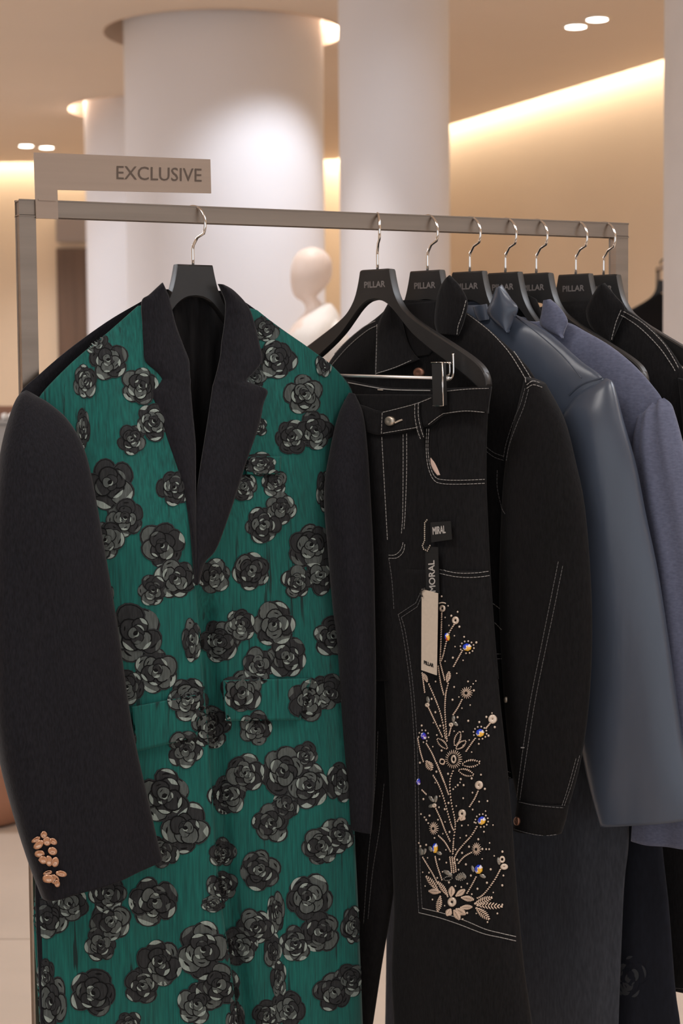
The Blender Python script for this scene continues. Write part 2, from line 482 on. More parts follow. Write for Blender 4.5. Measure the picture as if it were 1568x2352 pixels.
# cove lights in the slots
mid = (P1 + dr*2.2)
m_ = CORN + dr*(RLEN*.5) - nr*(SLOT*.55)
cl = lamp('cove_light', 'AREA', (m_.x, m_.y, CEIL+.12), 128, (1.0, .88, .69), None, shape='RECTANGLE', size=RLEN, size_y=.05)
cl.rotation_euler = (0, 0, math.atan2(dr.y, dr.x))
xm = (XL+CORN.x)/2
lamp('cove_light', 'AREA', (xm, CORN.y-SLOT*.55, CEIL+.12), 70, (1.0, .87, .66), None, shape='RECTANGLE', size=CORN.x-XL, size_y=.05)

# dark opening in the back wall
dp0 = at_y(131, 600, CORN.y-.02); dp1 = at_y(215, 600, CORN.y-.02)
zt = at_y(131, 571, CORN.y-.02).z; zh = at_y(131, 556, CORN.y-.02).z; z3 = at_y(131, 500, CORN.y-.02).z
d = struct(box('door_1', ((dp0.x+dp1.x)/2, CORN.y-.03, zt/2), (dp1.x-dp0.x, .06, zt), 'door_dark'))
box('header_panel', ((dp0.x+dp1.x)/2, CORN.y-.03, (zh+z3)/2), (dp1.x-dp0.x, .05, z3-zh), 'door_head', d)

# column recess lamps and accent spots
def spot(name, loc, tgt, e, ang, blend=.5, col=NEUT, rad=.03):
    return lamp(name, 'SPOT', loc, e, col, tgt, spot_size=R(ang), spot_blend=blend, shadow_soft_size=rad)
def dirto(c):                                                     # unit vector from a column to the camera
    v = Vector((-c.x, -c.y, 0)); return v.normalized()
def polar(c, ang, rad, z):                                        # ang 0 = towards camera, + = camera right
    v = dirto(c); v = Matrix.Rotation(ang, 3, 'Z') @ v
    return Vector((c.x+v.x*rad, c.y+v.y*rad, z))
q = polar(C1, R(30), COLR+1.25, CEIL-.05); spot('accent_spot', q, polar(C1, R(24), COLR, 1.85), 90, 68, .62, COOL)
q = polar(C2, R(-10), COLR+1.2, CEIL-.05); spot('accent_spot', q, polar(C2, R(-10), COLR, 1.7), 18, 62, .6, COOL)
q = polar(C3, R(10), .226+1.3, CEIL-.05); spot('accent_spot', q, polar(C3, R(8), .226, 1.6), 17, 70, .9, COOL)
for c, a in ((C1, R(100)), (C2, R(-92))):
    q = polar(c, a, (COLR+HOLR)/2+.005, CEIL+.10)
    lamp('recess_light', 'POINT', q, 6, (1, .88, .74), shadow_soft_size=.03)

def downlight(px, py, label, e=40):
    q = at_z(px, py, CEIL)
    t = empty('downlight', q, label, 'ceiling light', 'paired ceiling downlights')
    lathe('lens', (q.x, q.y, CEIL), [(.054, -.012), (.054, -.002)], 'lens', t, seg=24)
    lathe('trim_ring', (q.x, q.y, CEIL), [(.055, 0), (.055, -.014), (.068, -.010), (.070, 0)], 'trimw', t, seg=24, cap=False)
    spot('downlight_beam', (q.x, q.y, CEIL-.03), (q.x, q.y, 0), e, 110, .7)
downlight(1322, 57, 'lit round downlight of the pair by the glowing right wall, nearer the columns')
downlight(1371, 40, 'lit round downlight of the pair by the glowing right wall, farther from the columns')
downlight(60, 332, 'lit round downlight of the left pair, farther from the columns')
downlight(107, 336, 'lit round downlight of the left pair, nearer the columns')

# ------------------------------------------------------------------ clothes rack
PHI = R(26.0)
TB = 0.020
L0 = at_y(58, 480, 2.41)
RP = Plane((L0.x, L0.y, 0), PHI)                                  # plane of the rail
RZ = L0.z + .0005                                                 # rail axis height
u1 = RP.uz(1420, 530)[0]
rack = empty('clothes_rack', RP.w(u1/2, 0), 'brushed steel clothes rail of square tube carrying the row of garments', 'clothes rack')
Z = Vector((0, 0, 1))
def sq(name, a, b, m='steel'):
    ax = (b-a)/2; t = ax.normalized()
    s1 = RP.n; s2 = t.cross(s1).normalized()
    return obox(name, (a+b)/2, ax, s1*TB/2, s2*TB/2, m, rack, bev=.0015)
h2 = TB/2
sq('rail', RP.w(-h2, RZ), RP.w(u1+h2, RZ))
sq('post', RP.w(0, RZ-h2), RP.w(0, .03)); sq('post', RP.w(u1, RZ-h2), RP.w(u1, .03))
for uu in (0, u1):
    obox('foot', RP.w(uu, .015), RP.n*.24, RP.U*h2*1.4, Z*.012, 'steel', rack, bev=.002)
sq('lower_bar', RP.w(h2, .10), RP.w(u1-h2, .10))

# sign plate clipped to the rail
SO = .0135
def sp(px, py, o=SO): return RP.pt(px, py, o)
cs = [(78, 350), (483, 366), (485, 444), (132, 436), (134, 503), (83, 501)]
sg = empty('rail_sign', sp(105, 503), 'L-shaped metal sign plate reading EXCLUSIVE clipped on the rail', 'sign')
fr = [sp(*c) for c in cs]; bk = [p-RP.n*.0025 for p in fr]
mk('plate', fr+bk, [(0, 5, 4, 3), (0, 3, 2, 1), (6, 9, 10, 11), (6, 7, 8, 9)] + [(i, (i+1) % 6, 6+(i+1) % 6, 6+i) for i in range(6)], 'plate', sg, smooth=False)
a = sp(268, 411.5, SO+.0006); b = sp(463, 417.5, SO+.0006); c = sp(268, 380.5, SO+.0006)
text_on('EXCLUSIVE', a, b-a, c-a, 'engrave', sg)
obox('clip', sp(108, 466, -.0115), RP.U*.012, RP.n*.0012, Z*.012, 'plate', sg)
obox('clip', RP.w(sp(108, 466).dot(RP.U)-RP.o.dot(RP.U), RZ+h2+.0012, .001), RP.U*.012, RP.n*.0135, Z*.0011, 'plate', sg)

# ------------------------------------------------------------------ hangers
HUP = [(.0, 0), (.0275, 0), (.031, -.018), (.038, -.040), (.052, -.060), (.075, -.077), (.105, -.094), (.140, -.113), (.170, -.130), (.190, -.145), (.199, -.160), (.200, -.170)]
HLO = [(.197, -.180), (.186, -.176), (.165, -.160), (.135, -.141), (.10, -.119), (.07, -.097), (.048, -.075), (.030, -.057), (.015, -.047), (.0, -.0445)]
def hanger_body(pl, zb, parent, slim=False):
    def sl(P):                                                    # coat hangers of the dressed kind: shorter, lower arms
        return [(u*(1-.10*min(1, max(0, (u-.03)/.1))), z-.010*min(1, max(0, (u-.035)/.05))) for u, z in P] if slim else P
    up = crom(sl(HUP[1:]), 30).tolist(); lo = crom(sl(HLO), 24).tolist()
    ht = .0075; V = []; Fc = []
    # front face, bevel ring, back face as strips between upper and lower outlines
    U_ = [(-u, z) for u, z in reversed(up)] + up; L_ = [(-u, z) for u, z in lo] [0:] + [(u, z) for u, z in reversed(lo)][1:]
    def lres(P, n):
        P = np.array(P, float); d_ = np.r_[0, np.cumsum(np.hypot(*np.diff(P, axis=0).T))]
        t_ = np.linspace(0, d_[-1], n); return np.c_[np.interp(t_, d_, P[:, 0]), np.interp(t_, d_, P[:, 1])]
    U_ = lres(U_, 121); L_ = lres(L_, 121)
    bv = .0022
    rings = []
    for i in range(121):
        (a, b), (c, d_) = U_[i], L_[i]
        dx, dz = a-c, b-d_; ln = math.hypot(dx, dz) or 1; ex, ez = dx/ln*bv, dz/ln*bv
        rings.append([(a-ex, b-ez, ht), (a, b, ht-bv), (a, b, -ht+bv), (a-ex, b-ez, -ht), (c+ex, d_+ez, -ht), (c, d_, -ht+bv), (c, d_, ht-bv), (c+ex, d_+ez, ht)])
    for rg in rings:
        for (u, z, o) in rg: V.append(pl.w(u, zb+z, o))
    for i in range(120):
        for k in range(8):
            k2 = (k+1) % 8; Fc.append((i*8+k, i*8+k2, (i+1)*8+k2, (i+1)*8+k))
    Fc.append(tuple(range(8))); Fc.append(tuple(120*8+k for k in reversed(range(8))))
    o = mk('body', V, Fc, 'black_hanger', parent)
    md = o.modifiers.new('edge', 'EDGE_SPLIT'); md.split_angle = R(40)
    return o
HPLANES = []
def hanger(px, hookyaw, yaw, label, text=True, slim=False):
    hp = RP.pt(px, 512 if px > 600 else 486, 0.0)
    o = Vector((hp.x, hp.y, 0))
    pl = Plane(o, yaw)
    zb = RZ + h2 + .0018*2 - .083                                 # top of the wooden block
    t = empty('hanger', (o.x, o.y, zb), label, 'hanger', 'hangers on the clothes rail')
    hanger_body(pl, zb, t, slim)
    hd = Vector((math.cos(hookyaw), math.sin(hookyaw), 0))
    r_ = .0265; zc = RZ+h2+.0018-r_
    pts = [o+Z*(zb-.006), o+Z*(zb+.01), o+Z*(zb+.022)]
    pts += [o+hd*.0015+Z*(zb+.0275), o+hd*.010+Z*(zb+.0375)]
    for a in range(-28, 151, 9):
        an = R(a); pts.append(o+hd*(r_*math.cos(an))+Z*(zc+r_*math.sin(an)))
    V, Fc = tube_geo(pts, .0020, 10)
    mk('hook', V, Fc, 'chrome', t)
    if text:
        e = .0077
        a = pl.w(-.0190, zb-.0265, e); b = pl.w(.0200, zb-.0265, e); c = pl.w(-.0190, zb-.0178, e)
        text_on('PILLAR', a, b-a, c-a, 'hanger_text', t, bold=.0004)
    HPLANES.append((pl, zb, t)); return pl, zb, t
Y1 = R(32)
H = {}
H[1] = hanger(441.5, R(-44), Y1, 'black hanger inside the green rose-print coat', text=False, slim=True)
H[2] = hanger(866, R(-84), R(-40), 'bare-armed black hanger with chrome clip bar holding the embroidered jeans')
H[3] = hanger(981, R(-58), R(-40), 'black hanger in the black denim jacket right behind the jeans', slim=True)
H[4] = hanger(1078, R(-57), R(-39), 'black hanger in the blue leather jacket', slim=True)
H[5] = hanger(1160, R(-57), R(-40), 'black hanger in the periwinkle jacket', slim=True)
H[6] = hanger(1231, R(-57), R(-42), 'black hanger with its long bare arm just behind the periwinkle jacket')
H[7] = hanger(1322, R(-57), R(-40), 'black hanger in the white-stitched black denim coat near the rail end', slim=True)
H[8] = hanger(1386, R(-57), R(-40), 'black hanger closest to the end post of the rail')

# ------------------------------------------------------------------ green rose coat
PC = H[1][0]
coat = empty('coat', PC.w(0, .42), 'long green coat with grey rose print, charcoal wool sleeves and black lapels', 'coat')
def bulge(u, z):
    zs = 1.62 - z
    T = .012 + .045*min(1, max(0, (zs-.17)/.28))
    h = max(0, 1-abs((u+.0)/.25)**2.4)
    f = T*h
    low = min(1, max(0, (zs-.45)/.4))
    f += low*(.007*math.sin(u*38+z*3) + .002*math.sin(u*71-z*5+1.0))
    f += .0010*math.sin(u*95+z*11)*(1-low*.5)
    f += .050*low*min(1, max(0, (u-.04)/.2))                      # the right front swings forward of the jeans
    return f
def cpt(px, py, extra=0.0):
    off = .02
    for _ in range(4):
        u, z = PC.uz(px, py, off); off = bulge(u, z)+extra
    return PC.pt(px, py, off)
ptL = lambda x, y, s, t: cpt(x, y, .006 + .006*s)
def groove(x, y):                                                 # the under panel falls away behind the overlapping edge
    e = np.interp(y, (1300, 1500, 1700, 1900, 2100, 2352, 2560), (450, 462, 478, 493, 512, 546, 568))
    k = min(1, max(0, (y-1300)/120))
    return -.022*k*math.exp(-((x-e-8)/34)**2)
ptR = lambda x, y, s, t: cpt(x, y, groove(x, y))
pnl = sheet('front_panel', ptL, [(318, 702, 345, 700), (250, 762, 360, 760), (160, 838, 385, 830), (88, 918, 400, 905), (110, 950, 405, 950), (150, 1000, 410, 1000), (170, 1100, 425, 1100),
    (170, 1250, 440, 1250), (150, 1400, 452, 1380), (130, 1600, 470, 1600), (110, 1800, 486, 1800), (90, 2000, 500, 2000), (78, 2100, 512, 2100), (84, 2220, 530, 2220), (92, 2352, 546, 2352), (97, 2480, 560, 2480), (100, 2560, 568, 2560)],
    'green', coat, 110, 50, .002, PC.n)
pnr = sheet('front_panel', ptR, [(575, 708, 590, 712), (560, 760, 645, 755), (540, 800, 705, 796), (520, 850, 772, 849), (510, 905, 810, 905), (500, 960, 802, 960), (482, 1060, 785, 1060), (462, 1200, 788, 1200),
    (446, 1350, 797, 1350), (430, 1500, 804, 1500), (436, 1700, 808, 1700), (450, 1900, 814, 1900), (470, 2100, 823, 2100), (500, 2352, 833, 2352), (515, 2480, 838, 2480), (520, 2560, 840, 2560)],
    'green', coat, 110, 50, .002, PC.n)
bp_ = lambda x, y, s, t: PC.pt(x, y, .003 - .027*min(1, s/.3) - .010*math.sin(math.pi*s) + .034*max(0, s-.4)*min(1, max(0, (y-1100)/900)))
sheet('back_panel', bp_, [(372, 664, 515, 668), (330, 690, 560, 692), (250, 737, 642, 752), (160, 802, 703, 795), (90, 862, 765, 842), (48, 905, 806, 892), (60, 960, 812, 960), (110, 1100, 800, 1100), (110, 1400, 805, 1400), (100, 1700, 812, 1700),
    (84, 2000, 822, 2000), (84, 2100, 825, 2100), (95, 2352, 835, 2352), (102, 2550, 842, 2550)], 'wool', coat, 70, 24, .003, PC.n)
ln = lambda x, y, s, t: PC.pt(x, y, -.018 + .004*math.sin(x*.16))
tag(sheet('lining', ln, [(378, 668, 512, 672), (372, 720, 535, 720), (380, 800, 540, 800), (395, 1000, 520, 1000), (420, 1200, 500, 1200), (440, 1360, 480, 1360)], 'lining', coat, 40, 20, .001, PC.n), 'black lining seen inside the neck')
# side strips between the front and the back
def side(nm, pts):
    V = []; Fc = []
    S = crom(pts, 50)
    for x, y in S: V.append(cpt(x, y, 0)); V.append(PC.pt(x, y, -.022))
    for i in range(len(S)-1): Fc.append((2*i, 2*i+1, 2*i+3, 2*i+2))
    mk(nm, V, Fc, 'green', coat)
side('side_seam', [(150, 1010), (170, 1250), (130, 1600), (90, 2000), (80, 2100), (86, 2220), (94, 2352), (101, 2540)])
# sleeves
def px_rows(pl, rows, off=0.0):
    out = []
    for i, r_ in enumerate(rows):
        o_ = off[i] if isinstance(off, (list, tuple)) else off
        a = pl.uz(r_[0], r_[1], o_); b = pl.uz(r_[2], r_[3], o_); out.append((a[0], a[1], b[0], b[1]))
    return out
rpl = lambda u, z, s, t: .004*math.sin(u*60+z*9)*t
so = .03
oL = [.0, .010, .02, .03, .036, .04, .044, .050, .055, .06, .064, .068]
slL = pillow('sleeve', PC, px_rows(PC, [(58, 896, 90, 914), (45, 908, 112, 928), (32, 937, 150, 963), (14, 1000, 183, 1020), (2, 1070, 204, 1100), (-12, 1200, 230, 1250), (-18, 1400, 262, 1440), (-14, 1600, 288, 1620), (3, 1740, 308, 1725), (36, 1875, 335, 1840), (70, 1985, 355, 1925), (100, 2066, 367, 1968)], oL),
    [.006, .014, .022, .030, .036, .042, .044, .044, .042, .038, .035, .032], 'wool', coat, off=oL, nrow=100, ncol=30, ripple=rpl, pw=2.8)
oR = [.012, .026, .036, .044, .048, .05, .052, .052, .052, .052, .052]
slR = pillow('sleeve', PC, px_rows(PC, [(803, 902, 813, 906), (783, 950, 828, 950), (765, 1030, 836, 1030), (752, 1130, 842, 1150), (762, 1260, 847, 1280), (775, 1400, 850, 1420), (786, 1500, 852, 1520), (790, 1600, 853, 1620), (795, 1750, 850, 1770), (800, 1850, 845, 1865), (803, 1905, 842, 1908)], oR),
    [.006, .018, .026, .032, .035, .035, .034, .032, .03, .026, .022], 'wool', coat, off=oR, nrow=80, ncol=20, ripple=rpl)
# lapels and collar
lpf = lambda x, y, s, t: cpt(x, y, .012+.006*math.sin(math.pi*s))
lapL = sheet('lapel', lpf, [(374, 649, 381, 664), (345, 676, 388, 680), (327, 692, 393, 700), (328, 745, 404, 745), (330, 790, 420, 790), (334, 829, 434, 826), (358, 852, 436, 850), (371, 868, 437, 866), (371, 874, 438, 872), (360, 890, 438, 890), (349, 903, 439, 903), (367, 950, 443, 950), (386, 1012, 449, 1012), (401, 1055, 450, 1055),
    (416, 1104, 450, 1104), (432, 1186, 451, 1186), (440, 1263, 454, 1263), (446, 1340, 455, 1345)], 'wool', coat, 90, 12, .003, PC.n)
lapR = sheet('lapel', lpf, [(502, 652, 513, 653), (509, 668, 538, 668), (519, 697, 571, 705), (517, 742, 586, 748), (510, 790, 596, 790), (508, 816, 602, 828), (500, 852, 583, 856), (494, 874, 567, 873), (491, 884, 585, 883), (489, 895, 614, 897), (484, 930, 605, 928), (478, 970, 597, 970), (470, 1020, 582, 1016), (462, 1070, 563, 1070), (454, 1128, 545, 1128), (446, 1201, 520, 1201), (441, 1263, 496, 1263), (444, 1300, 470, 1294), (450, 1345, 458, 1340)],
    'wool', coat, 90, 16, .003, PC.n)
# pocket flaps and breast welt
ff = lambda x, y, s, t: cpt(x, y, .0175)
fr_ = lambda x, y, s, t: cpt(x, y, .0075)
sheet('pocket_flap', ff, [(303, 1624, 462, 1594), (306, 1660, 459, 1630), (310, 1728, 453, 1692)], 'green', coat, 12, 24, .0018, PC.n)
sheet('pocket_flap', fr_, [(513, 1563, 716, 1558), (515, 1600, 703, 1600), (520, 1656, 690, 1654)], 'green', coat, 12, 24, .0018, PC.n)
sheet('breast_pocket', fr_, [(569, 1049, 646, 1048), (568, 1070, 645, 1069), (567, 1090, 643, 1089)], 'green', coat, 8, 14, .0012, PC.n)
# woven roses, laid on the two panels and the flaps
coat_front = Surf([o for o in coat.children if o.name.startswith(('front_panel', 'pocket_flap', 'breast_pocket'))])
def rose(cx, cy, r_, seed, sx=1.0, sy=1.0, tone=0.0):
    rd = random.Random(seed); polys = []
    tilt = rd.uniform(0, 6.28); ct, st_ = math.cos(tilt), math.sin(tilt)
    def P(a, q): return (cx+q*sx*math.cos(a), cy+q*sy*math.sin(a))
    def blob(q, n, amp, lay, ci):
        pts = []; ph = rd.uniform(0, 6)
        m_ = 28
        for k in range(m_):
            a = 2*math.pi*k/m_; pts.append(P(a, q*(1-amp+amp*abs(math.cos(n*a/2+ph))*1.3+rd.uniform(-.02, .02))))
        polys.append(('fan', lay, ci, (cx, cy), pts))
    def cres(a0, da, q0, q1, wd, lay, ci):
        out = []; inn = []; m_ = 8
        for k in range(m_+1):
            s = k/m_; a = a0+(s-.5)*2*da; q = q0+(q1-q0)*s
            p = math.sin(math.pi*min(1, max(0, s)))**.7
            out.append(P(a, q*(1+.05*math.sin(math.pi*s)))); inn.append(P(a, q-wd*p))
        polys.append(('strip', lay, ci, out, inn))
    L_ = [0]
    def nx():
        L_[0] += 1; return L_[0]
    light = rd.uniform(.3, 2.8)                                   # side of the flower with the paler petals
    def lobe(x, y, q, e, ci, ang, outer):
        ca, sa = math.cos(ang), math.sin(ang)
        def ell(k):
            pts = []
            for i in range(14):
                a = 2*math.pi*i/14; wob = 1+.05*math.sin(3*a+x)
                px_ = q*k*wob*math.cos(a)*e; py_ = q*k*wob*math.sin(a)
                pts.append((x+(px_*ca-py_*sa)*sx, y+(px_*sa+py_*ca)*sy))
            return pts
        
        if outer: polys.append(('fan', nx(), 1, (x, y), ell(1.17)))
        polys.append(('fan', nx(), 0, (x, y), ell(1.05 if outer else 1.13))); polys.append(('fan', nx(), ci, (x, y), ell(.97)))
    def rim(x, y, q, ang, da, wd, ci):
        out = []; inn = []
        for i in range(9):
            s_ = i/8; a = ang+(s_-.5)*2*da; p = math.sin(math.pi*s_)**.6
            out.append((x+q*.93*math.cos(a)*sx, y+q*.93*math.sin(a)*sy)); inn.append((x+(q*.93-wd*p)*math.cos(a)*sx, y+(q*.93-wd*p)*math.sin(a)*sy))
        polys.append(('strip', nx(), ci, out, inn))
    for (ring, q, n_) in ((.60, .46, rd.choice((5, 6))), (.34, .34, rd.choice((4, 5))), (.14, .22, 3)):
        order = list(range(n_)); rd.shuffle(order)
        st0 = rd.uniform(0, 6.28)
        for j in order:
            a = st0 + j*2*math.pi/n_ + rd.uniform(-.2, .2); rr = ring*r_*rd.uniform(.9, 1.1)
            x = cx+rr*math.cos(a)*sx; y = cy+rr*math.sin(a)*sy; qq = q*r_*rd.uniform(.88, 1.12)
            lit = .5+.5*math.cos(a-light)
            lobe(x, y, qq, rd.uniform(.8, .95), 1 if rd.random() > .25+.3*lit else 2, a, ring > .5)
            if rd.random() < .45+.5*lit:
                rim(x, y, qq, a+rd.uniform(-.35, .35), rd.uniform(.55, 1.0), qq*rd.uniform(.28, .55), 3 if rd.random() < .25+.5*lit+.12*tone else 2)
            if rd.random() < .5: rim(x, y, qq*.62, a+rd.uniform(-.5, .5), rd.uniform(.5, .9), qq*.16, 0)
    polys.append(('fan', nx(), 0, (cx, cy), [(cx+r_*.12*math.cos(k)*sx, cy+r_*.12*math.sin(k)*sy) for k in [2*math.pi*i/8 for i in range(8)]]))
    rim(cx, cy, r_*.12, light, 1.6, r_*.06, 3)
    return polys
def rose_obj(surf, polys, parent, mats=('rose0', 'rose1', 'rose2', 'rose3'), name='rose_motif'):
    V = []; Fc = []; mi = []; ce = {}
    def add(p, h):
        q = surf.hit(p[0], p[1], h)
        if q is None: return None
        V.append(q); return len(V)-1
    for pl_ in polys:
        kind, lay, ci = pl_[:3]; h = .0003+lay*.00006
        if kind == 'fan':
            x0, y0 = pl_[3]; c = add(pl_[3], h); ids = [add(p, h) for p in pl_[4]]
            mid = [add((x0+(p[0]-x0)*.55, y0+(p[1]-y0)*.55), h) for p in pl_[4]]
            for k in range(len(ids)):
                k2 = (k+1) % len(ids); f = (ids[k], ids[k2], mid[k2], mid[k])
                if None not in f: Fc.append(f); mi.append(ci)
                f = (c, mid[k], mid[k2])
                if None not in f: Fc.append(f); mi.append(ci)
        else:
            o_ = [add(p, h) for p in pl_[3]]; i_ = [add(p, h) for p in pl_[4]]
            for k in range(len(o_)-1):
                f = (o_[k], o_[k+1], i_[k+1], i_[k])
                if None not in f: Fc.append(f); mi.append(ci)
    if Fc: return mk(name, V, Fc, list(mats), parent, smooth=False, mids=mi)
ROSES = [(247,828,36),(194,876,28,.8,1.2),(219,786,24),(191,983,14,1,2.8),(321,887,36),(301,1009,28),(352,968,36),(610,754,26),(633,825,38),(582,866,24),(696,907,38),(668,1004,32),(722,989,36),
 (742,836,20,.8,1.3),(592,979,18),(253,1109,48),(287,1190,36),(241,1240,36),(399,1120,34),(371,1253,42),(402,1328,40),(350,1356,28),(598,1066,28,1.1,.8),(560,1118,26),(629,1110,25),(643,1166,30),(603,1205,34),
 (742,1128,25,.6,1.5),(490,1322,32),(575,1310,36),(712,1252,42),(681,1338,30),(733,1322,34),(245,1368,20,.7,1.5),(312,1455,52),(356,1540,42),(290,1578,34),(440,1470,26,.7,1.5),(505,1472,38),(550,1434,30),
 (628,1434,42),(657,1510,40),(594,1528,32),(760,1462,36),(430,1605,40),(482,1670,42),(425,1722,36),(555,1590,38),(585,1675,32),(707,1608,40),(750,1590,34),(293,1690,24,.7,1.4),
 (522,1826,36),(562,1775,36),(648,1770,44),(708,1805,40),(620,1890,36),(700,1735,26),(655,1850,28),(778,1798,34,.8,1.2),(377,1828,52),(425,1902,46),(372,1955,32),(510,1960,28),(510,2035,30),(488,2075,20,1.2,.8),
 (595,1998,38),(735,1942,36),(776,1918,34),(109,2108,38),(160,2075,36),(247,2052,36),(255,2115,38),(230,2168,32),(353,2070,46),(707,2062,44),(735,2138,40),(678,2166,34),(634,2095,22,.8,1.8),(626,2184,20,.9,1.7),
 (808,2126,28,.8,1.3),(550,2170,36),(585,2128,34),(465,2180,52),(500,2262,44),(450,2305,38),(365,2208,44),(325,2262,34),(213,2280,46),(118,2300,40,.8,1.5),(104,2240,22,.8,1.6),(764,2278,36),(803,2250,32),(660,2318,34),
 (612,2332,28),(640,2250,18,.9,2.0),(540,2345,25,.8,1.6),(295,2352,24),(700,2420,40),(400,2430,44),(230,2430,42)]
for i, q in enumerate(ROSES):
    cx, cy, r_ = q[:3]; sx, sy = (q[3:5] if len(q) > 3 else (1.0, 1.04))
    rose_obj(coat_front, rose(cx, cy, r_*1.16, 100+i, sx, sy, tone=1.5 if cy < 1400 else .3), coat)
# flower buttons of rose gold on the cuff
cuff = Surf([slL])
def petal(surf, cx, cy, a, L_, W_, h0, V, Fc):
    b0 = len(V); ca, sa = math.cos(a), math.sin(a); rings = [(.0, 0.0004), (.55, .0006), (1.0, .0032), (1.10, .0012)]
    n = 14
    for f, h in rings:
        for k in range(n):
            t = 2*math.pi*k/n; x = L_*f*math.cos(t); y = W_*f*math.sin(t)
            V.append(surf.hit(cx+x*ca-y*sa, cy+x*sa+y*ca, h0+h) or V[-1])
    for i in range(3):
        for k in range(n):
            k2 = (k+1) % n; Fc.append((b0+i*n+k, b0+i*n+k2, b0+(i+1)*n+k2, b0+(i+1)*n+k))
for pet in ([(100,1916,-1.5,8,7),(84,1926,-.6,9,5),(90,1937,2.2,11,8),(107,1931,1.4,10,9),(120,1931,.6,9,7)],
            [(92,1959,.1,10,8),(119,1953,.5,10,9),(100,1972,.8,9,8),(112,1976,1.4,12,8),(125,1978,1.7,11,8)],
            [(110,2003,-.3,9,5),(139,2005,.2,12,7),(112,2015,.4,11,9),(124,2018,.8,12,10),(130,2027,1.4,8,6)]):
    V = []; Fc = []
    for i, (x, y, a, l, w_) in enumerate(pet): petal(cuff, x, y, a, l*.98, w_*.92, .001+.0012*(i % 3), V, Fc)
    cx = sum(p[0] for p in pet)/5; cy = sum(p[1] for p in pet)/5
    tag(mk('button', V, Fc, 'gold', coat), 'rose gold flower-shaped cuff button')

# ------------------------------------------------------------------ garments on the far hangers
def rows_half(pl, pts, off=0.0):
    """right-hand outline in pixels, mirrored about the hanger"""
    out = []
    for x, y in pts:
        u, z = pl.uz(x, y, off); out.append((-u, z, u, z))
    return out
def wing(pl, rows, m, parent, off=.03, name='collar', curl=.006):
    f = lambda x, y, s, t: pl.pt(x, y, off+curl*math.sin(math.pi*s))
    return sheet(name, f, rows, m, parent, 24, 8, .003, pl.n)

# --- embroidered jeans
PJ = H[2][0]; JT = H[2][1]
jeans = empty('jeans', PJ.w(0, .33), 'black jeans with crystal flower embroidery down one leg', 'jeans')
def jr(rows): return px_rows(PJ, rows, .0)
fold = lambda u, z, s, t: .004*math.sin(u*45+z*4)*t
hip = pillow('hip_panel', PJ, jr([(690, 905, 1122, 908), (688, 945, 1119, 948), (690, 1000, 1116, 1020), (690, 1100, 1115, 1110), (690, 1200, 1119, 1210), (688, 1320, 1125, 1325), (690, 1450, 1134, 1450), (700, 1560, 1144, 1560)]),
    [.020, .022, .025, .028, .028, .028, .026, .022], 'denim2', jeans, nrow=50, ncol=40)
lgR = pillow('leg', PJ, jr([(870, 1300, 1122, 1310), (882, 1450, 1133, 1450), (892, 1600, 1147, 1600), (900, 1750, 1163, 1750), (905, 1900, 1176, 1900), (909, 1980, 1182, 1990), (912, 2100, 1192, 2110), (907, 2230, 1204, 2230), (912, 2352, 1221, 2352), (918, 2480, 1236, 2480)]),
    [.024, .028, .029, .030, .030, .030, .030, .030, .030, .030], 'denim2', jeans, off=.004, nrow=70, ncol=44, ripple=fold)
lgL = pillow('leg', PJ, jr([(690, 1300, 960, 1310), (690, 1450, 950, 1450), (695, 1600, 942, 1600), (700, 1750, 930, 1750), (690, 1900, 917, 1900), (680, 1975, 907, 1975), (668, 2100, 888, 2100), (655, 2230, 866, 2230), (640, 2352, 848, 2352), (628, 2480, 828, 2480)]),
    [.022, .024, .024, .024, .024, .024, .024, .024, .024, .024], 'denim', jeans, off=-.006, nrow=70, ncol=34, ripple=fold)
wf = lambda o: (lambda x, y, s, t: PJ.pt(x, y, o))
sheet('waistband', wf(-.024), [(690, 868, 690, 960), (778, 870, 780, 960), (850, 884, 850, 960), (900, 890, 900, 960), (990, 892, 990, 960), (1060, 890, 1060, 950), (1122, 888, 1120, 950)], 'denim2', jeans, 40, 6, .003, PJ.n)
wband = sheet('waistband', wf(.031), [(690, 895, 690, 960), (780, 915, 780, 976), (835, 933, 835, 990), (878, 944, 876, 999), (950, 926, 950, 986), (990, 910, 985, 976), (1020, 897, 1018, 954), (1070, 890, 1068, 947), (1126, 888, 1117, 950)], 'denim2', jeans, 60, 8, .004, PJ.n)
V = []; Fc = []
loop = sheet('belt_loop', wf(.036), [(951, 925, 962, 923), (951, 950, 962, 948), (953, 975, 966, 972), (962, 1010, 974, 1006)], 'denim2', jeans, 12, 4, .002, PJ.n)
JS = Surf([hip, lgR, lgL, wband, loop])
def disc(surf, cx, cy, r_, m, parent, name, h=.004, sx=1.0, dome=.0015):
    V = []; Fc = []; n = 20
    for f, hh in ((1.0, 0), (1.0, h*.7), (.85, h), (.4, h+dome*.2), (.0, h-dome*.3)):
        for k in range(n):
            a = 2*math.pi*k/n; V.append(surf.hit(cx+r_*f*sx*math.cos(a), cy+r_*f*math.sin(a), hh) or (V[-1] if V else Vector((0, 0, 0))))
    for i in range(4):
        for k in range(n):
            k2 = (k+1) % n; Fc.append((i*n+k, i*n+k2, (i+1)*n+k2, (i+1)*n+k))
    return mk(name, V, Fc, m, parent)
tag(disc(JS, 897, 967, 11, 'silver_btn', jeans, 'button', .005), 'brushed silver waist button')
stitch(JS, [(908, 971), (916, 967), (924, 964)], jeans, 'bead', wd=.0016, dash=.02, name='buttonhole')
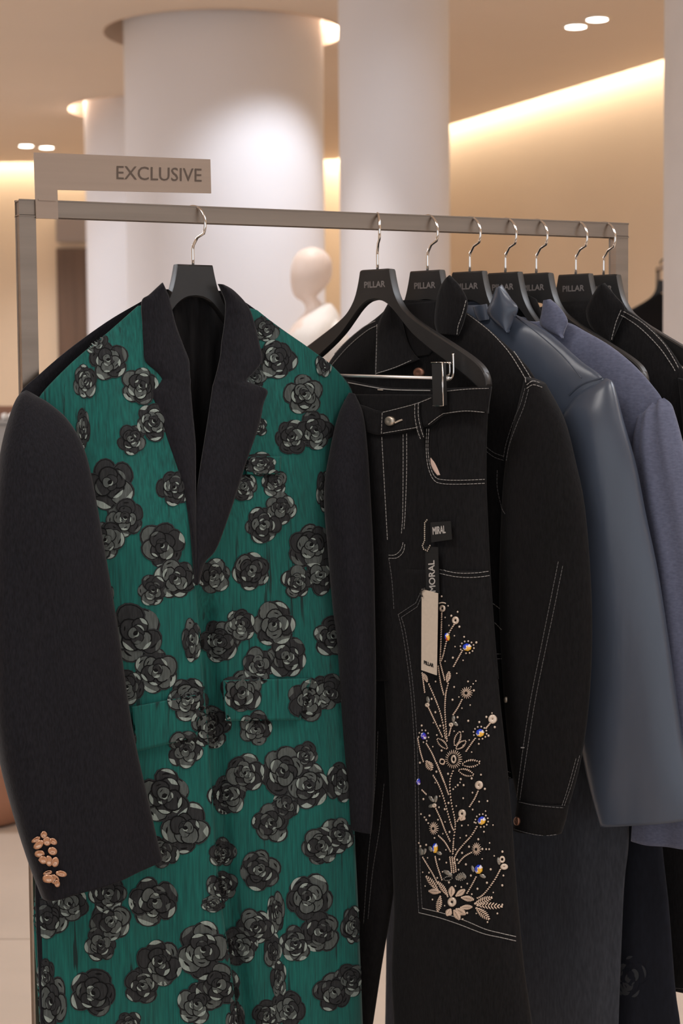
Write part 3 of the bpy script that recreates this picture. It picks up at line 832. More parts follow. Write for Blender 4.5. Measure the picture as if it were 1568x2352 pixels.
for ln_ in ([(878, 948), (877, 970), (876, 996)], [(880, 947), (950, 929), (990, 914)], [(880, 995), (950, 983), (960, 980)], [(1020, 899), (1070, 894), (1122, 892)], [(1018, 950), (1068, 944), (1112, 947)],
            [(984, 975), (1003, 960), (1018, 950)], [(953, 927), (953, 955), (958, 985), (966, 1008)], [(961, 925), (961, 955), (966, 982), (973, 1004)],
            [(877, 1004), (880, 1060), (885, 1150), (890, 1240)], [(926, 998), (926, 1080), (925, 1180), (922, 1225)], [(934, 996), (934, 1080), (931, 1170), (928, 1215)],
            [(893, 1275), (908, 1274), (921, 1262), (926, 1245)], [(893, 1282), (912, 1281), (926, 1268), (930, 1250)],
            [(985, 985), (983, 1030), (988, 1070), (1000, 1096), (1020, 1102), (1060, 1103), (1112, 1101)], [(980, 985), (979, 1035), (984, 1075), (997, 1103), (1018, 1111), (1060, 1112), (1112, 1110)],
            [(1010, 1308), (1050, 1316), (1090, 1316), (1122, 1312)], [(1010, 1317), (1050, 1325), (1090, 1326), (1123, 1322)]):
    stitch(JS, ln_, jeans, 'thread', wd=.0006)
for ln_ in ([(970, 1352), (955, 1385), (914, 1412)], [(972, 1362), (958, 1394), (922, 1418)]):
    stitch(JS, ln_, jeans, 'thread_dim', wd=.0006, smooth=False)
for ln_ in ([(915, 1412), (925, 1455), (938, 1540), (948, 1640), (953, 1750), (955, 1900), (958, 2020), (962, 2096)], [(922, 1418), (932, 1455), (946, 1550), (955, 1650), (960, 1750), (963, 1900), (966, 2020), (970, 2086)],
            [(893, 1282), (900, 1330), (905, 1400)], [(868, 1680), (862, 1800), (845, 1980), (835, 2120)], [(882, 1800), (872, 1900), (856, 2000), (845, 2110)]):
    stitch(JS, ln_, jeans, 'thread_dim', wd=.0005)
for ln_ in ([(962, 2096), (1010, 2108), (1055, 2123), (1110, 2144), (1150, 2153), (1184, 2161)], [(970, 2086), (1020, 2098), (1070, 2115), (1115, 2134), (1150, 2143), (1184, 2151)]):
    stitch(JS, ln_, jeans, 'thread', wd=.0007, dash=.006, gap=.0006)
BWS = Surf([o for o in jeans.children if o.name.startswith('waistband')])
stitch(BWS, [(778, 874), (850, 888), (900, 895), (988, 897)], jeans, 'thread', wd=.0011, dash=.02, gap=.0004)
for a_, b_ in (((868, 895), (880, 896)),): stitch(BWS, [a_, b_], jeans, 'bead', wd=.001, dash=.02, smooth=False)
# pale pocket bag showing in the open pocket
pk = lambda x, y, s, t: JS.hit(x, y, .0012)
tag(sheet('pocket_lining', pk, [(989, 1052, 990, 1051), (990, 1066, 998, 1062), (996, 1080, 1005, 1076), (1005, 1092, 1011, 1091)], 'pocketing', jeans, 14, 4, .0008, PJ.n), 'pale pocket lining')
sheet('pocket', pk, [(992, 985, 1012, 968), (988, 1020, 1003, 1000), (989, 1050, 1008, 1050), (998, 1060, 1010, 1074)], 'denim', jeans, 14, 6, .0005, PJ.n)

# trouser clips and bar of the jeans hanger
t2 = H[2][2]; zb2 = JT
a = PJ.pt(690, 860, .022); b = PJ.pt(1032, 869, .022)
V, Fc = tube_geo([a, b], .0023, 12); tag(mk('clip_bar', V, Fc, 'bright_bar', t2), 'chrome trouser bar')
def chrome_wire(pts, o, r_=.0016):
    P = [PJ.pt(x, y, o) for x, y in pts]; V, Fc = tube_geo(P, r_, 8); return mk('wire_loop', V, Fc, 'chrome', t2)
chrome_wire(smooth_line([(1040, 812), (1041, 840), (1040, 862), (1032, 873), (1022, 873), (1018, 868)]), .018)
chrome_wire([(1018, 833), (1034, 834)], .026); chrome_wire(smooth_line([(1032, 835), (1032, 858), (1026, 863), (1019, 862)]), .024, .0012)
cl_c = [(991, 834), (1014, 833), (1017, 931), (994, 932)]
def slab(name, pl, corners, off, th, m, parent, bev=0):
    fr = [pl.pt(x, y, off) for x, y in corners]; bk = [p-pl.n*th for p in fr]
    return mk(name, fr+bk, [(0, 3, 2, 1), (4, 5, 6, 7)]+[(i, (i+1) % 4, 4+(i+1) % 4, 4+i) for i in range(4)], m, parent, smooth=False)
slab('clip', PJ, cl_c, .047, .010, 'black_card', t2)
V, Fc = tube_geo([PJ.pt(x, y, .047) for x, y in ((990, 833), (1015, 832), (1018, 932), (993, 933))], .0011, 6)
mk('clip_rim', V, Fc, 'chrome', t2)

# hang tags on a bead chain
tg = empty('hang_tag', JS.hit(988, 1195, .006), 'beige and black swing tags on a bead chain hanging on the embroidered jeans', 'tag')
def tagslab(name, corners, h, m, th=.0012):
    c0 = JS.hit(*corners[0], h); o_ = (c0-PJ.o).dot(PJ.n)
    return slab(name, PJ, corners, o_, th, m, tg), o_
_, o1 = tagslab('black_square_tag', [(988, 1200), (1034, 1197), (1037, 1239), (990, 1246)], .006, 'black_card')
_, o2 = tagslab('black_strip_tag', [(976, 1255), (1005, 1257), (1008, 1364), (978, 1360)], .010, 'black_card')
_, o3 = tagslab('card', [(968, 1353), (1005, 1363), (1002, 1551), (967, 1539)], .016, 'card')
def ptxt(txt, p, q, r_, o_, m, bold=.0):
    a = PJ.pt(*p, o_+.0005); b = PJ.pt(*q, o_+.0005); c = PJ.pt(*r_, o_+.0005); text_on(txt, a, b-a, c-a, m, tg, bold=bold)
ptxt('MIRAL', (994, 1228), (1023, 1224), (993, 1211), o1, 'white_ink', .0003)
ptxt('MORAL', (1000, 1359), (997, 1287), (986, 1360), o2, 'white_ink', .0003)
ptxt('PILLAR', (973.5, 1525), (995, 1533), (973.5, 1517), o3, 'black_ink', .0004)
def ball(c, r_, V, Fc, sides=6, rings=4, ax=None, el=1.0):
    b0 = len(V); ax = ax or Z; t = ax.orthogonal().normalized(); b = ax.cross(t)
    for i in range(rings+1):
        a = math.pi*i/rings; rr = r_*math.sin(a) if 0 < i < rings else r_*.02; zz = r_*el*math.cos(a)
        for k in range(sides):
            th = 2*math.pi*k/sides; V.append(c+ax*zz+(t*math.cos(th)+b*math.sin(th))*rr)
    for i in range(rings):
        for k in range(sides):
            k2 = (k+1) % sides; Fc.append((b0+i*sides+k, b0+i*sides+k2, b0+(i+1)*sides+k2, b0+(i+1)*sides+k))
V = []; Fc = []
for x, y in dense([(991, 1193), (986, 1200), (986, 1240), (981, 1252), (984, 1260), (992, 1264), (998, 1252)], 4.2):
    p = JS.hit(x, y, .013)
    if p: ball(p, .0013, V, Fc)
tag(mk('bead_chain', V, Fc, 'silver_btn', tg), 'silver bead chain')
V, Fc = tube_geo([JS.hit(x, y, .018) for x, y in ((992, 1350), (984, 1356), (983, 1364), (987, 1369))], .0011, 6); mk('cord', V, Fc, 'black_ink', tg)

# --- bead embroidery
E5 = lambda x, y: (920+x/5.058, 1350+y/5.058)
E6 = lambda x, y: (920+x/5.058, 1750+y/5.058)
S5 = [[(482,285),(478,450),(470,700),(462,860)],[(462,860),(485,950),(520,1080)],[(630,420),(570,520),(530,650),(500,780),(470,860)],[(725,720),(670,820),(610,930)],[(560,1100),(530,1230),(520,1400),(530,1600),(545,1790)],[(440,900),(470,1100),(510,1250)],
 [(720,1290),(670,1390),(610,1480)],[(595,1600),(560,1740)],[(330,1110),(420,1320),(480,1500),(530,1770)],[(255,980),(290,1240)],[(320,1370),(400,1540),(500,1750)],[(1040,1570),(985,1640)],[(875,1740),(810,1830),(750,1920)],[(205,1740),(235,1900),(275,2030)],[(300,1800),(370,1920),(430,2060),(510,2260)]]
S6 = [[(420,0),(500,200),(570,400)],[(620,90),(580,200),(580,350),(600,500),(630,640),(640,750),(620,900),(610,1080)],[(380,150),(440,250),(500,400),(550,580),(600,750),(630,800)],[(250,320),(320,390)],[(410,530),(470,660),(520,790),(590,940)],[(905,330),(860,430),(790,540)],
 [(690,640),(650,710)],[(895,740),(830,850),(730,960),(660,1050),(625,1130)],[(440,850),(520,930),(590,1050)],[(835,1045),(740,1100),(665,1190)],[(260,1100),(320,1200),(380,1300),(440,1420)],[(405,1090),(430,1200),(490,1380)],[(885,1325),(830,1430),(765,1540)],[(1160,1240),(1110,1340),(1030,1460),(950,1550),(870,1590)],
 [(575,1095),(590,1200),(600,1300)],[(600,1095),(615,1200),(625,1300)],[(625,1100),(640,1200),(650,1300)]]
def strand(pts, name='embroidered_stem', sz=1.0):
    L0_ = smooth_line(pts, 60); L_ = [L0_[0]]; acc = 0
    for a, b in zip(L0_, L0_[1:]):                                # beads at an even spacing
        dd = math.hypot(b[0]-a[0], b[1]-a[1]); acc += dd
        if acc >= 4.0: L_.append(b); acc = 0
    P = [(JS.hit(x, y, .0016), x, y) for x, y in L_]; P = [p for p in P if p[0]]
    V = []; Fc = []
    for (p, x, y), (q, _, _) in zip(P, P[1:]):
        d_ = q-p
        if d_.length < 1e-5: continue
        nn = JS.nrm(x, y) or PJ.n
        ax = (d_.normalized()+d_.normalized().cross(nn)*.7).normalized()
        ball((p+q)/2, .00115*sz, V, Fc, 6, 4, ax, 1.45)
    if V: mk(name, V, Fc, 'strand', jeans)
for s in S5: strand([E5(*p) for p in s])
for s in S6: strand([E6(*p) for p in s])
rd = random.Random(7)
BV = []; BF = []
def bead(px, py, r_=.0013, h=.0012):
    p = JS.hit(px, py, h)
    if p: ball(p, r_, BV, BF)
def crystal(px, py, rx, ry, rot, cols, halo=0):
    V = []; Fc = []; mi = []; n = 8; ca, sa = math.cos(rot), math.sin(rot)
    for f, h in ((1.0, .0005), (.95, .0025), (.55, .0045)):
        for k in range(n):
            a = 2*math.pi*(k+.5)/n; x = rx*f*math.cos(a); y = ry*f*math.sin(a)
            V.append(JS.hit(px+x*ca-y*sa, py+x*sa+y*ca, h) or V[-1])
    Fc.append(tuple(2*n+k for k in range(n))); mi.append(0)
    # the table is split; facet colours are painted in for iridescent reflections
    Fc = []; mi = []; V.append(JS.hit(px, py, .0048))
    for k in range(n):
        k2 = (k+1) % n; c = cols[k]
        Fc += [(k, k2, n+k2, n+k), (n+k, n+k2, 2*n+k2, 2*n+k), (2*n+k, 2*n+k2, 3*n)]; mi += [c, c, cols[(k+1) % n]]
    mk('crystal', V, Fc, ['gemw', 'gemb', 'gemy', 'gemr', 'gemv'], jeans, smooth=False, mids=mi)
    for k in range(halo):
        a = 2*math.pi*(k+.3)/halo
        if math.cos(a-math.pi*.72) > .93: continue
        bead(px+(rx+5.5)*math.cos(a), py+(ry+5)*math.sin(a), .0014)
by = [2, 2, 0, 1, 1, 1, 0, 2]; vb = [0, 4, 4, 1, 4, 0, 1, 4]; mx_ = [2, 3, 3, 1, 1, 1, 0, 2]
for E, x, y, rx, ry, rot, cols, halo in ((E5,545,570,5.5,10,-.2,mx_,0),(E5,775,690,10,9,.2,by,12),(E5,925,1685,9.5,9.5,.3,by,12),(E5,272,1722,6,9,-.3,vb,9),(E6,215,230,3.5,8,-.1,vb,0),(E6,945,680,9,10,.3,by,12),(E6,405,1000,6,12,0,by,0),(E6,910,1245,9,11,.1,by,0)):
    crystal(*E(x, y), rx, ry, rot, cols, halo)
def ring_sequin(px, py, r_, hole=.35, sx=.95, name='sequin', m='bead'):
    V = []; Fc = []; n = 16
    for f, h in ((1.0, .0004), (1.0, .002), (.7, .0028), (hole, .0022), (hole*.9, .0006)):
        for k in range(n):
            a = 2*math.pi*k/n; V.append(JS.hit(px+r_*f*sx*math.cos(a), py+r_*f*math.sin(a), h) or V[-1])
    for i in range(4):
        for k in range(n):
            k2 = (k+1) % n; Fc.append((i*n+k, i*n+k2, (i+1)*n+k2, (i+1)*n+k))
    mk(name, V, Fc, m, jeans)
for E, x, y, r_, ho, sx in ((E5,640,378,9,.35,.85),(E5,488,240,8,.4,.85),(E5,1065,1525,10.5,.12,.9),(E6,912,268,10,.15,.9),(E6,1178,1130,8,.45,.8),(E6,718,600,10,.3,.85),(E6,600,1625,11,.3,.9),(E5,315,1360,5,.2,1),(E6,1200,1215,7,.15,1.2),(E5,620,1990,10,.55,.6),(E6,395,505,5,.2,1),(E5,590,1590,5,.25,1)):
    ring_sequin(*E(x, y), r_, ho, sx)
for k in range(7): bead(E5(488, 195)[0]+(k-3)*2.3, E5(488, 195)[1]-2-2.5*math.cos((k-3)*.4), .0011)
def leaf(px, py, a, L_, W_, m='strand', name='beaded_leaf', ribs=7, open_=False):
    """leaf of parallel bead rows; a = direction in the picture"""
    V = []; Fc = []; ca, sa = math.cos(a), math.sin(a)
    for k in range(ribs):
        t = (k+.5)/ribs; w_ = W_*math.sin(math.pi*t)**.8
        for sgn in (1, -1):
            p0 = (t*L_, 0); p1 = (t*L_+L_*.10, sgn*w_)
            if open_: p0 = (t*L_+L_*.06, sgn*w_*.55)
            q0 = JS.hit(px+p0[0]*ca-p0[1]*sa, py+p0[0]*sa+p0[1]*ca, .0024); q1 = JS.hit(px+p1[0]*ca-p1[1]*sa, py+p1[0]*sa+p1[1]*ca, .0012)
            if q0 and q1:
                d_ = q1-q0; ln_ = max(d_.length, 1e-4); ball((q0+q1)/2, .0011, V, Fc, 6, 4, d_/ln_, max(1.0, ln_*.55/.0011))
    if V: mk(name, V, Fc, m, jeans)
def burst(px, py, r_, n=16, sx=1.0, m='strand', f0=.25):
    V = []; Fc = []
    for k in range(n):
        a = 2*math.pi*k/n; f1 = 1.0
        q0 = JS.hit(px+r_*f0*sx*math.cos(a), py+r_*f0*math.sin(a), .003); q1 = JS.hit(px+r_*f1*sx*math.cos(a), py+r_*f1*math.sin(a), .0012)
        if q0 and q1:
            d_ = q1-q0; ball((q0+q1)/2, .0007, V, Fc, 6, 4, d_.normalized(), d_.length*.55/.0007)
    mk('beaded_burst', V, Fc, m, jeans)
burst(*E5(768, 1220), 14, 16); burst(*E6(390, 770), 15, 16, .75); burst(*E6(885, 1010), 15, 16, .75)
D = math.radians
leaf(*E5(545, 1105), D(-80), 26, 6); leaf(*E5(320, 1100), D(-115), 22, 5)
leaf(*E5(300, 2000), D(60), 26, 9); leaf(*E6(700, 680), D(-60), 14, 8)
# the large open flower half-way up
burst(*E5(620, 1990), 22, 24, .9, f0=.58)
for (x, y, a, l, w_) in ((700, 2050, -5, 42, 10), (660, 2110, 18, 38, 9), (630, 1850, -70, 36, 8), (560, 1880, -135, 34, 8), (640, 1880, -40, 30, 8), (520, 2000, 150, 12, 8)):
    leaf(*E5(x, y), D(a), l, w_, open_=True, ribs=9)
# the flower at the foot of the spray
for (x, y, a, l, w_) in ((470, 1540, 100, 38, 7), (480, 1510, 185, 28, 7), (450, 1500, -130, 44, 7), (590, 1570, -85, 24, 8), (640, 1560, -35, 26, 7), (640, 1700, 30, 26, 8), (590, 1700, 120, 18, 8), (620, 1710, 60, 26, 8), (850, 1650, -20, 44, 8), (870, 1660, 3, 60, 8), (870, 1680, 42, 42, 9), (700, 1570, 10, 30, 7), (690, 1690, -3, 28, 6), (560, 1560, -125, 40, 6)):
    leaf(*E6(x, y), D(a), l, w_, ribs=9)
for (x, y, a, l, w_) in ((620, 1340, 170, 22, 6), (630, 1350, -10, 26, 9), (640, 1370, -40, 24, 7)):
    leaf(*E6(x, y), D(a), l, w_, 'sequin', 'sequin_petal', 6, True)
def petal_seq(px, py, a, L_, W_):
    V = []; Fc = []; n = 12; ca, sa = math.cos(a), math.sin(a)
    for f, h in ((1.0, .001), (.5, .0022), (.05, .0016)):
        for k in range(n):
            t = 2*math.pi*k/n; x = L_*f*math.cos(t); y = W_*f*math.sin(t); V.append(JS.hit(px+x*ca-y*sa, py+x*sa+y*ca, h) or V[-1])
    for i in range(2):
        for k in range(n):
            k2 = (k+1) % n; Fc.append((i*n+k, i*n+k2, (i+1)*n+k2, (i+1)*n+k))
    mk('sequin_petal', V, Fc, 'sequin', jeans)
for E, x, y, a, l, w_ in ((E5,320,1300,80,8,4),(E5,615,1520,95,8,4),(E5,640,1580,40,7,4),(E6,360,430,50,9,4),(E6,410,430,100,9,4),(E6,360,510,160,7,4),(E6,240,1040,80,9,5),(E6,280,1040,110,8,4),(E6,350,1010,70,7,4),(E6,450,1060,20,7,4),(E6,840,1240,75,8,3.5),(E6,955,1325,25,8,4),(E6,1140,1150,80,9,4),(E6,550,1290,30,12,5),(E6,700,1330,-20,11,6),(E6,740,1320,60,8,4)):
    petal_seq(*E(x, y), D(a), l, w_)
# loose beads
for E, pts in ((E5, [(480,100),(555,210),(665,280),(592,325),(520,345),(565,437),(685,452),(628,558),(740,570),(880,635),(635,683),(610,812),(520,852),(728,842),(655,993),(410,1088),(785,1088),(875,1082),(845,1115),(818,1150),(852,1192),(625,1152),(680,1268),(606,1300),(810,1362),(715,1398),(665,1503),(788,1545),(915,1560),(1058,1455),(995,1500),(1090,1618),(425,1710),(378,1845),(730,1830),(800,1768),(1020,1718),(828,1908),(910,1812),(230,2030),(920,2015),(408,1445),(385,1567),(463,1603),(500,1600),(250,1600),(365,1290),(625,1665),(727,1670),(480,1890),(420,2135),(555,2160),(935,2170),(700,2220),(693,2260)]),
               (E6, [(230,8),(420,112),(555,135),(702,198),(694,238),(668,268),(640,290),(614,315),(735,268),(828,190),(935,147),(838,355),(730,420),(980,312),(914,460),(1010,453),(840,552),(988,570),(458,397),(270,430),(405,240),(650,510),(560,475),(450,525),(516,548),(242,605),(282,642),(302,672),(326,710),(438,670),(340,622),(520,695),(494,832),(572,812),(714,738),(788,733),(860,700),(1073,732),(970,810),(766,855),(695,880),(905,897),(1035,940),(798,983),(952,1010),(996,1012),(1030,1012),(718,1055),(398,882),(302,962),(218,940),(236,978),(640,1015),(530,1020),(318,1113),(455,1130),(535,1168),(660,1135),(762,1188),(950,1125),(1088,1090),(1180,1040),(1048,1246),(1192,1318),(1180,1432),(1005,1402),(820,1318),(778,1412),(640,1440),(565,1398),(708,1452),(896,1472),(830,1535),(1078,1515),(1180,1655),(375,1597),(290,1440),(380,1440),(262,1280),(430,1345),(532,1500),(530,1530),(550,1560),(515,1668),(777,1752),(882,1758),(1125,1758),(724,1825),(1012,1858),(460,1440),(490,1275),(335,1285),(676,1250),(630,1170)])):
    for x, y in pts: bead(*E(x, y), rd.choice((.0012, .0015, .0018)))
tag(mk('loose_beads', BV, BF, 'bead', jeans), None, kind='stuff')

# --- black denim jacket right behind the jeans
def surf_of(o, *nm): return Surf([c for c in o.children if c.name.split('.')[0] in nm])
PA = H[3][0]
jkA = empty('denim_jacket', PA.w(0, .62), 'black denim jacket with pale stitching, right sleeve ending in a buttoned cuff', 'jacket')
bdA = pillow('body', PA, px_rows(PA, [(905, 690, 1022, 690), (890, 708, 1048, 706), (862, 733, 1080, 724), (820, 763, 1130, 764), (785, 796, 1180, 810), (757, 832, 1217, 852), (744, 868, 1230, 890), (738, 960, 1214, 980)]) + rows_half(PA, [ (1198, 1100), (1192, 1300), (1190, 1500), (1192, 1700), (1192, 1787)], .0),
    [.012, .015, .017, .02, .02, .02, .02, .024, .026, .026, .026, .026, .026], 'denim', jkA, off=.0, nrow=60, ncol=40)
slA = pillow('sleeve', PA, px_rows(PA, [(1204, 866, 1243, 884), (1182, 958, 1285, 960), (1160, 1060, 1312, 1060), (1150, 1180, 1335, 1180), (1145, 1400, 1350, 1400), (1155, 1600, 1345, 1600), (1170, 1750, 1325, 1750), (1187, 1840, 1299, 1850)], .02),
    [.016, .022, .026, .028, .028, .026, .024, .02], 'denim', jkA, off=.014, nrow=60, ncol=26)
cfA = pillow('cuff', PA, px_rows(PA, [(1188, 1836, 1300, 1848), (1183, 1875, 1292, 1885), (1178, 1904, 1282, 1917)], .02), [.021, .023, .022], 'denim', jkA, off=.016, nrow=10, ncol=22)
pillow('sleeve', PA, [(-.26, -.155+1.36+.135, -.195, 1.36+.135-.14), (-.275, 1.25, -.16, 1.25), (-.28, 1.0, -.15, 1.0), (-.27, .75, -.17, .75)], [.014, .024, .024, .02], 'denim', jkA, off=.008, nrow=40, ncol=20)
wA1 = wing(PA, [(890, 698, 905, 690), (868, 743, 920, 735), (863, 790, 932, 780), (861, 835, 947, 810), (861, 862, 962, 826)], 'denim2', jkA, .03)
wA2 = wing(PA, [(1022, 640, 1031, 632), (1008, 664, 1052, 655), (1000, 700, 1071, 692), (997, 740, 1063, 738), (1004, 766, 1050, 771)], 'denim2', jkA, .026)
nk = wing(PA, [(905, 700, 1010, 690), (915, 740, 1005, 740), (930, 790, 1000, 790), (950, 820, 985, 815)], 'lining', jkA, .022, 'neck_lining', .001)
stA = surf_of(jkA, 'body', 'sleeve', 'cuff', 'collar', 'neck_lining')
tag(disc(stA, 963, 856, 12, 'copper', jkA, 'button', .004), 'copper shank button')
for l_ in ([(1073, 722), (1120, 758), (1165, 805), (1195, 850), (1207, 872)], [(1082, 718), (1128, 755), (1175, 803), (1206, 848), (1218, 868)], [(1207, 872), (1208, 880)], [(1210, 884), (1222, 876), (1240, 880)], [(1210, 892), (1224, 884), (1244, 890)],
           [(1070, 690), (1062, 720), (1052, 748), (1049, 768)], [(866, 745), (865, 800), (863, 860)], [(864, 858), (905, 845), (944, 828)], [(748, 838), (790, 790), (835, 752), (862, 738)], [(756, 846), (798, 798), (840, 762), (866, 748)]):
    stitch(stA, l_, jkA, 'thread', wd=.0007)
for l_ in ([(1206, 892), (1195, 930), (1178, 970), (1162, 1020), (1156, 1052)], [(1214, 894), (1203, 935), (1187, 975), (1170, 1022), (1163, 1058)], [(1116, 1026), (1135, 1040), (1156, 1048)], [(1116, 1036), (1135, 1050), (1156, 1057)], [(1142, 1080), (1142, 1120), (1152, 1165), (1160, 1180)],
           [(1282, 1290), (1262, 1390), (1240, 1500), (1220, 1600), (1204, 1700), (1192, 1790), (1187, 1835)], [(1292, 1300), (1272, 1400), (1249, 1510), (1229, 1610), (1213, 1710), (1200, 1795), (1194, 1838)], [(1192, 1842), (1225, 1849), (1262, 1853), (1293, 1855)], [(1180, 1904), (1215, 1914), (1250, 1919), (1278, 1916)],
           [(1330, 1735), (1312, 1800), (1295, 1850)], [(1322, 1742), (1304, 1808), (1290, 1850)]):
    stitch(stA, l_, jkA, 'thread_dim', wd=.0006)
for l_ in ([(1132, 1386), (1148, 1398)], [(1136, 1430), (1152, 1446)], [(1140, 1502), (1150, 1502)], [(1142, 1513), (1152, 1513)], [(1155, 1768), (1172, 1774)], [(1154, 1780), (1172, 1786)]):
    stitch(stA, l_, jkA, 'thread', wd=.0006, smooth=False)
stitch(stA, [(1197, 1717), (1204, 1717)], jkA, 'thread', wd=.0012, dash=.02, smooth=False)
tag(disc(stA, 1189, 1886, 10, 'copper', jkA, 'button', .004, .55), 'copper cuff button')
tag(disc(stA, 1163, 1607, 7, 'silver_btn', jkA, 'button', .003, .3), 'silver pocket button')

# --- blue leather jacket
PLt = H[4][0]
jkL = empty('leather_jacket', PLt.w(0, .6), 'smooth dusty blue leather jacket with glossy shoulder and plain sleeve', 'jacket')
bdL = pillow('body', PLt, rows_half(PLt, [(1118, 700), (1165, 715), (1215, 738), (1262, 766), (1330, 826), (1386, 872), (1384, 930), (1352, 1000), (1340, 1200), (1345, 1400), (1346, 1560)], .0),
    [.012, .016, .018, .02, .02, .02, .022, .024, .024, .024, .024], 'leather', jkL, nrow=60, ncol=36)
slLt = pillow('sleeve', PLt, px_rows(PLt, [(1330, 889, 1372, 868), (1312, 905, 1386, 876), (1298, 925, 1397, 902), (1279, 965, 1415, 965), (1270, 1050, 1444, 1065), (1273, 1150, 1468, 1185), (1285, 1300, 1498, 1330), (1298, 1500, 1528, 1530), (1318, 1680, 1552, 1700), (1342, 1805, 1574, 1810), (1368, 1902, 1587, 1885)], .024),
    [.003, .013, .019, .025, .028, .029, .029, .029, .028, .026, .023], 'leather', jkL, off=[.0, .002, .005, .009, .009, .009, .009, .009, .009, .009, .009], nrow=70, ncol=30, ripple=lambda u, z, s, t: .003*math.sin(s*7+t*9)*t)
wL = wing(PLt, [(1138, 662, 1151, 654), (1127, 692, 1171, 685), (1118, 716, 1187, 708), (1130, 736, 1176, 738), (1156, 758, 1166, 766)], 'leather', jkL, .03, curl=.009)
wing(PLt, [(1085, 704, 1116, 698), (1090, 722, 1120, 716), (1098, 738, 1122, 734)], 'leather', jkL, .02, curl=.004)
stL = surf_of(jkL, 'body', 'sleeve', 'collar')
stitch(stL, [(1178, 722), (1230, 762), (1290, 815), (1335, 868)], jkL, 'leather', wd=.0009, dash=.5, name='seam')
V = []; Fc = []
stitch(stL, [(1306, 908), (1325, 890), (1350, 877), (1384, 868)], jkL, 'leather', wd=.0012, dash=.5, name='seam')

# --- periwinkle coat
PP = H[5][0]
ctP = empty('suit_jacket', PP.w(0, .75), 'periwinkle blue jacket hanging between the leather jacket and a bare hanger arm', 'jacket')
bdP = pillow('body', PP, rows_half(PP, [(1200, 728), (1240, 738), (1300, 740), (1345, 762), (1400, 794), (1452, 836), (1495, 882), (1522, 924), (1508, 965), (1470, 1030), (1445, 1200), (1440, 1400), (1442, 1560)], .0),
    [.012, .013, .016, .018, .02, .02, .02, .02, .021, .021, .021, .021], 'peri', ctP, nrow=80, ncol=36, ripple=lambda u, z, s, t: .004*math.sin(u*55+z*2)*t + .0016*math.sin(u*130+z*30)*math.exp(-t*5)*min(1, t*12))
slP = pillow('sleeve', PP, px_rows(PP, [(1474, 930, 1508, 914), (1456, 949, 1523, 927), (1452, 968, 1534, 950), (1446, 1030, 1553, 1010), (1450, 1150, 1582, 1130), (1465, 1300, 1610, 1290), (1468, 1600, 1645, 1600), (1450, 1800, 1665, 1800), (1440, 1934, 1668, 1956)], .02),
    [.003, .013, .018, .023, .025, .025, .025, .024, .022], 'peri', ctP, off=[.0, .0, .003, .007, .008, .008, .008, .008, .008], nrow=70, ncol=26, ripple=lambda u, z, s, t: .003*math.sin(s*16+z*6))
wing(PP, [(1247, 690, 1262, 687), (1243, 716, 1285, 708), (1240, 746, 1301, 736), (1264, 764, 1294, 762), (1288, 775, 1291, 778)], 'peri', ctP, .03)

# --- separate darker cloth below the periwinkle jacket, shaped as two legs
trs = empty('lower_garment', PP.w(0, .28), 'dark grey cloth in two legs below the periwinkle jacket, beside the embroidered jeans', 'lower_garment')
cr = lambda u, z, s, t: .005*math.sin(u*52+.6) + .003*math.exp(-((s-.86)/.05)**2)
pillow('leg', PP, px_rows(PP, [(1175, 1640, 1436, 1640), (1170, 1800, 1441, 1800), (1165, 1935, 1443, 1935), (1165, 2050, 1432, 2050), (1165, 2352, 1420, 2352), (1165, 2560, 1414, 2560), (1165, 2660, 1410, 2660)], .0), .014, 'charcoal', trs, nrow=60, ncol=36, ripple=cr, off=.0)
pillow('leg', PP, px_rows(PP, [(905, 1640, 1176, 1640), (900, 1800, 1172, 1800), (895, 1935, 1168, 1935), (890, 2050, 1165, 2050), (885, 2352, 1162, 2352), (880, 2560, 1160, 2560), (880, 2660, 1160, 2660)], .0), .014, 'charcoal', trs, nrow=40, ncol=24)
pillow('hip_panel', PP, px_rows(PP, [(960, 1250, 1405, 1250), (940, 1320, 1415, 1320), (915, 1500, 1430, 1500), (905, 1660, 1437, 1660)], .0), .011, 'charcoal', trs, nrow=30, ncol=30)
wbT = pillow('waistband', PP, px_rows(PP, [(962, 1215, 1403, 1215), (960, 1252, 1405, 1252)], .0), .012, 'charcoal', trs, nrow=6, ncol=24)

def back_neck(pl, zb, m, parent):
    f = lambda u, z, s, t: None
    V = []; Fc = []; n = 16
    for zz, hw in ((-.030, .046), (-.055, .058), (-.085, .075), (-.12, .08)):
        for k in range(n+1):
            t = k/n*2-1; V.append(pl.w(hw*t, zb+zz-.012*t*t, -.0125-.004*(1-t*t)))
    for i in range(3):
        for k in range(n): a = i*(n+1)+k; Fc.append((a, a+n+1, a+n+2, a+1))
    o = mk('back_collar', V, Fc, m, parent); o.modifiers.new('thick', 'SOLIDIFY').thickness = .003; return o
for h_, m_, p_ in ((4, 'leather', jkL), (5, 'lining', ctP), (3, 'denim', jkA)): back_neck(H[h_][0], H[h_][1], m_, p_)

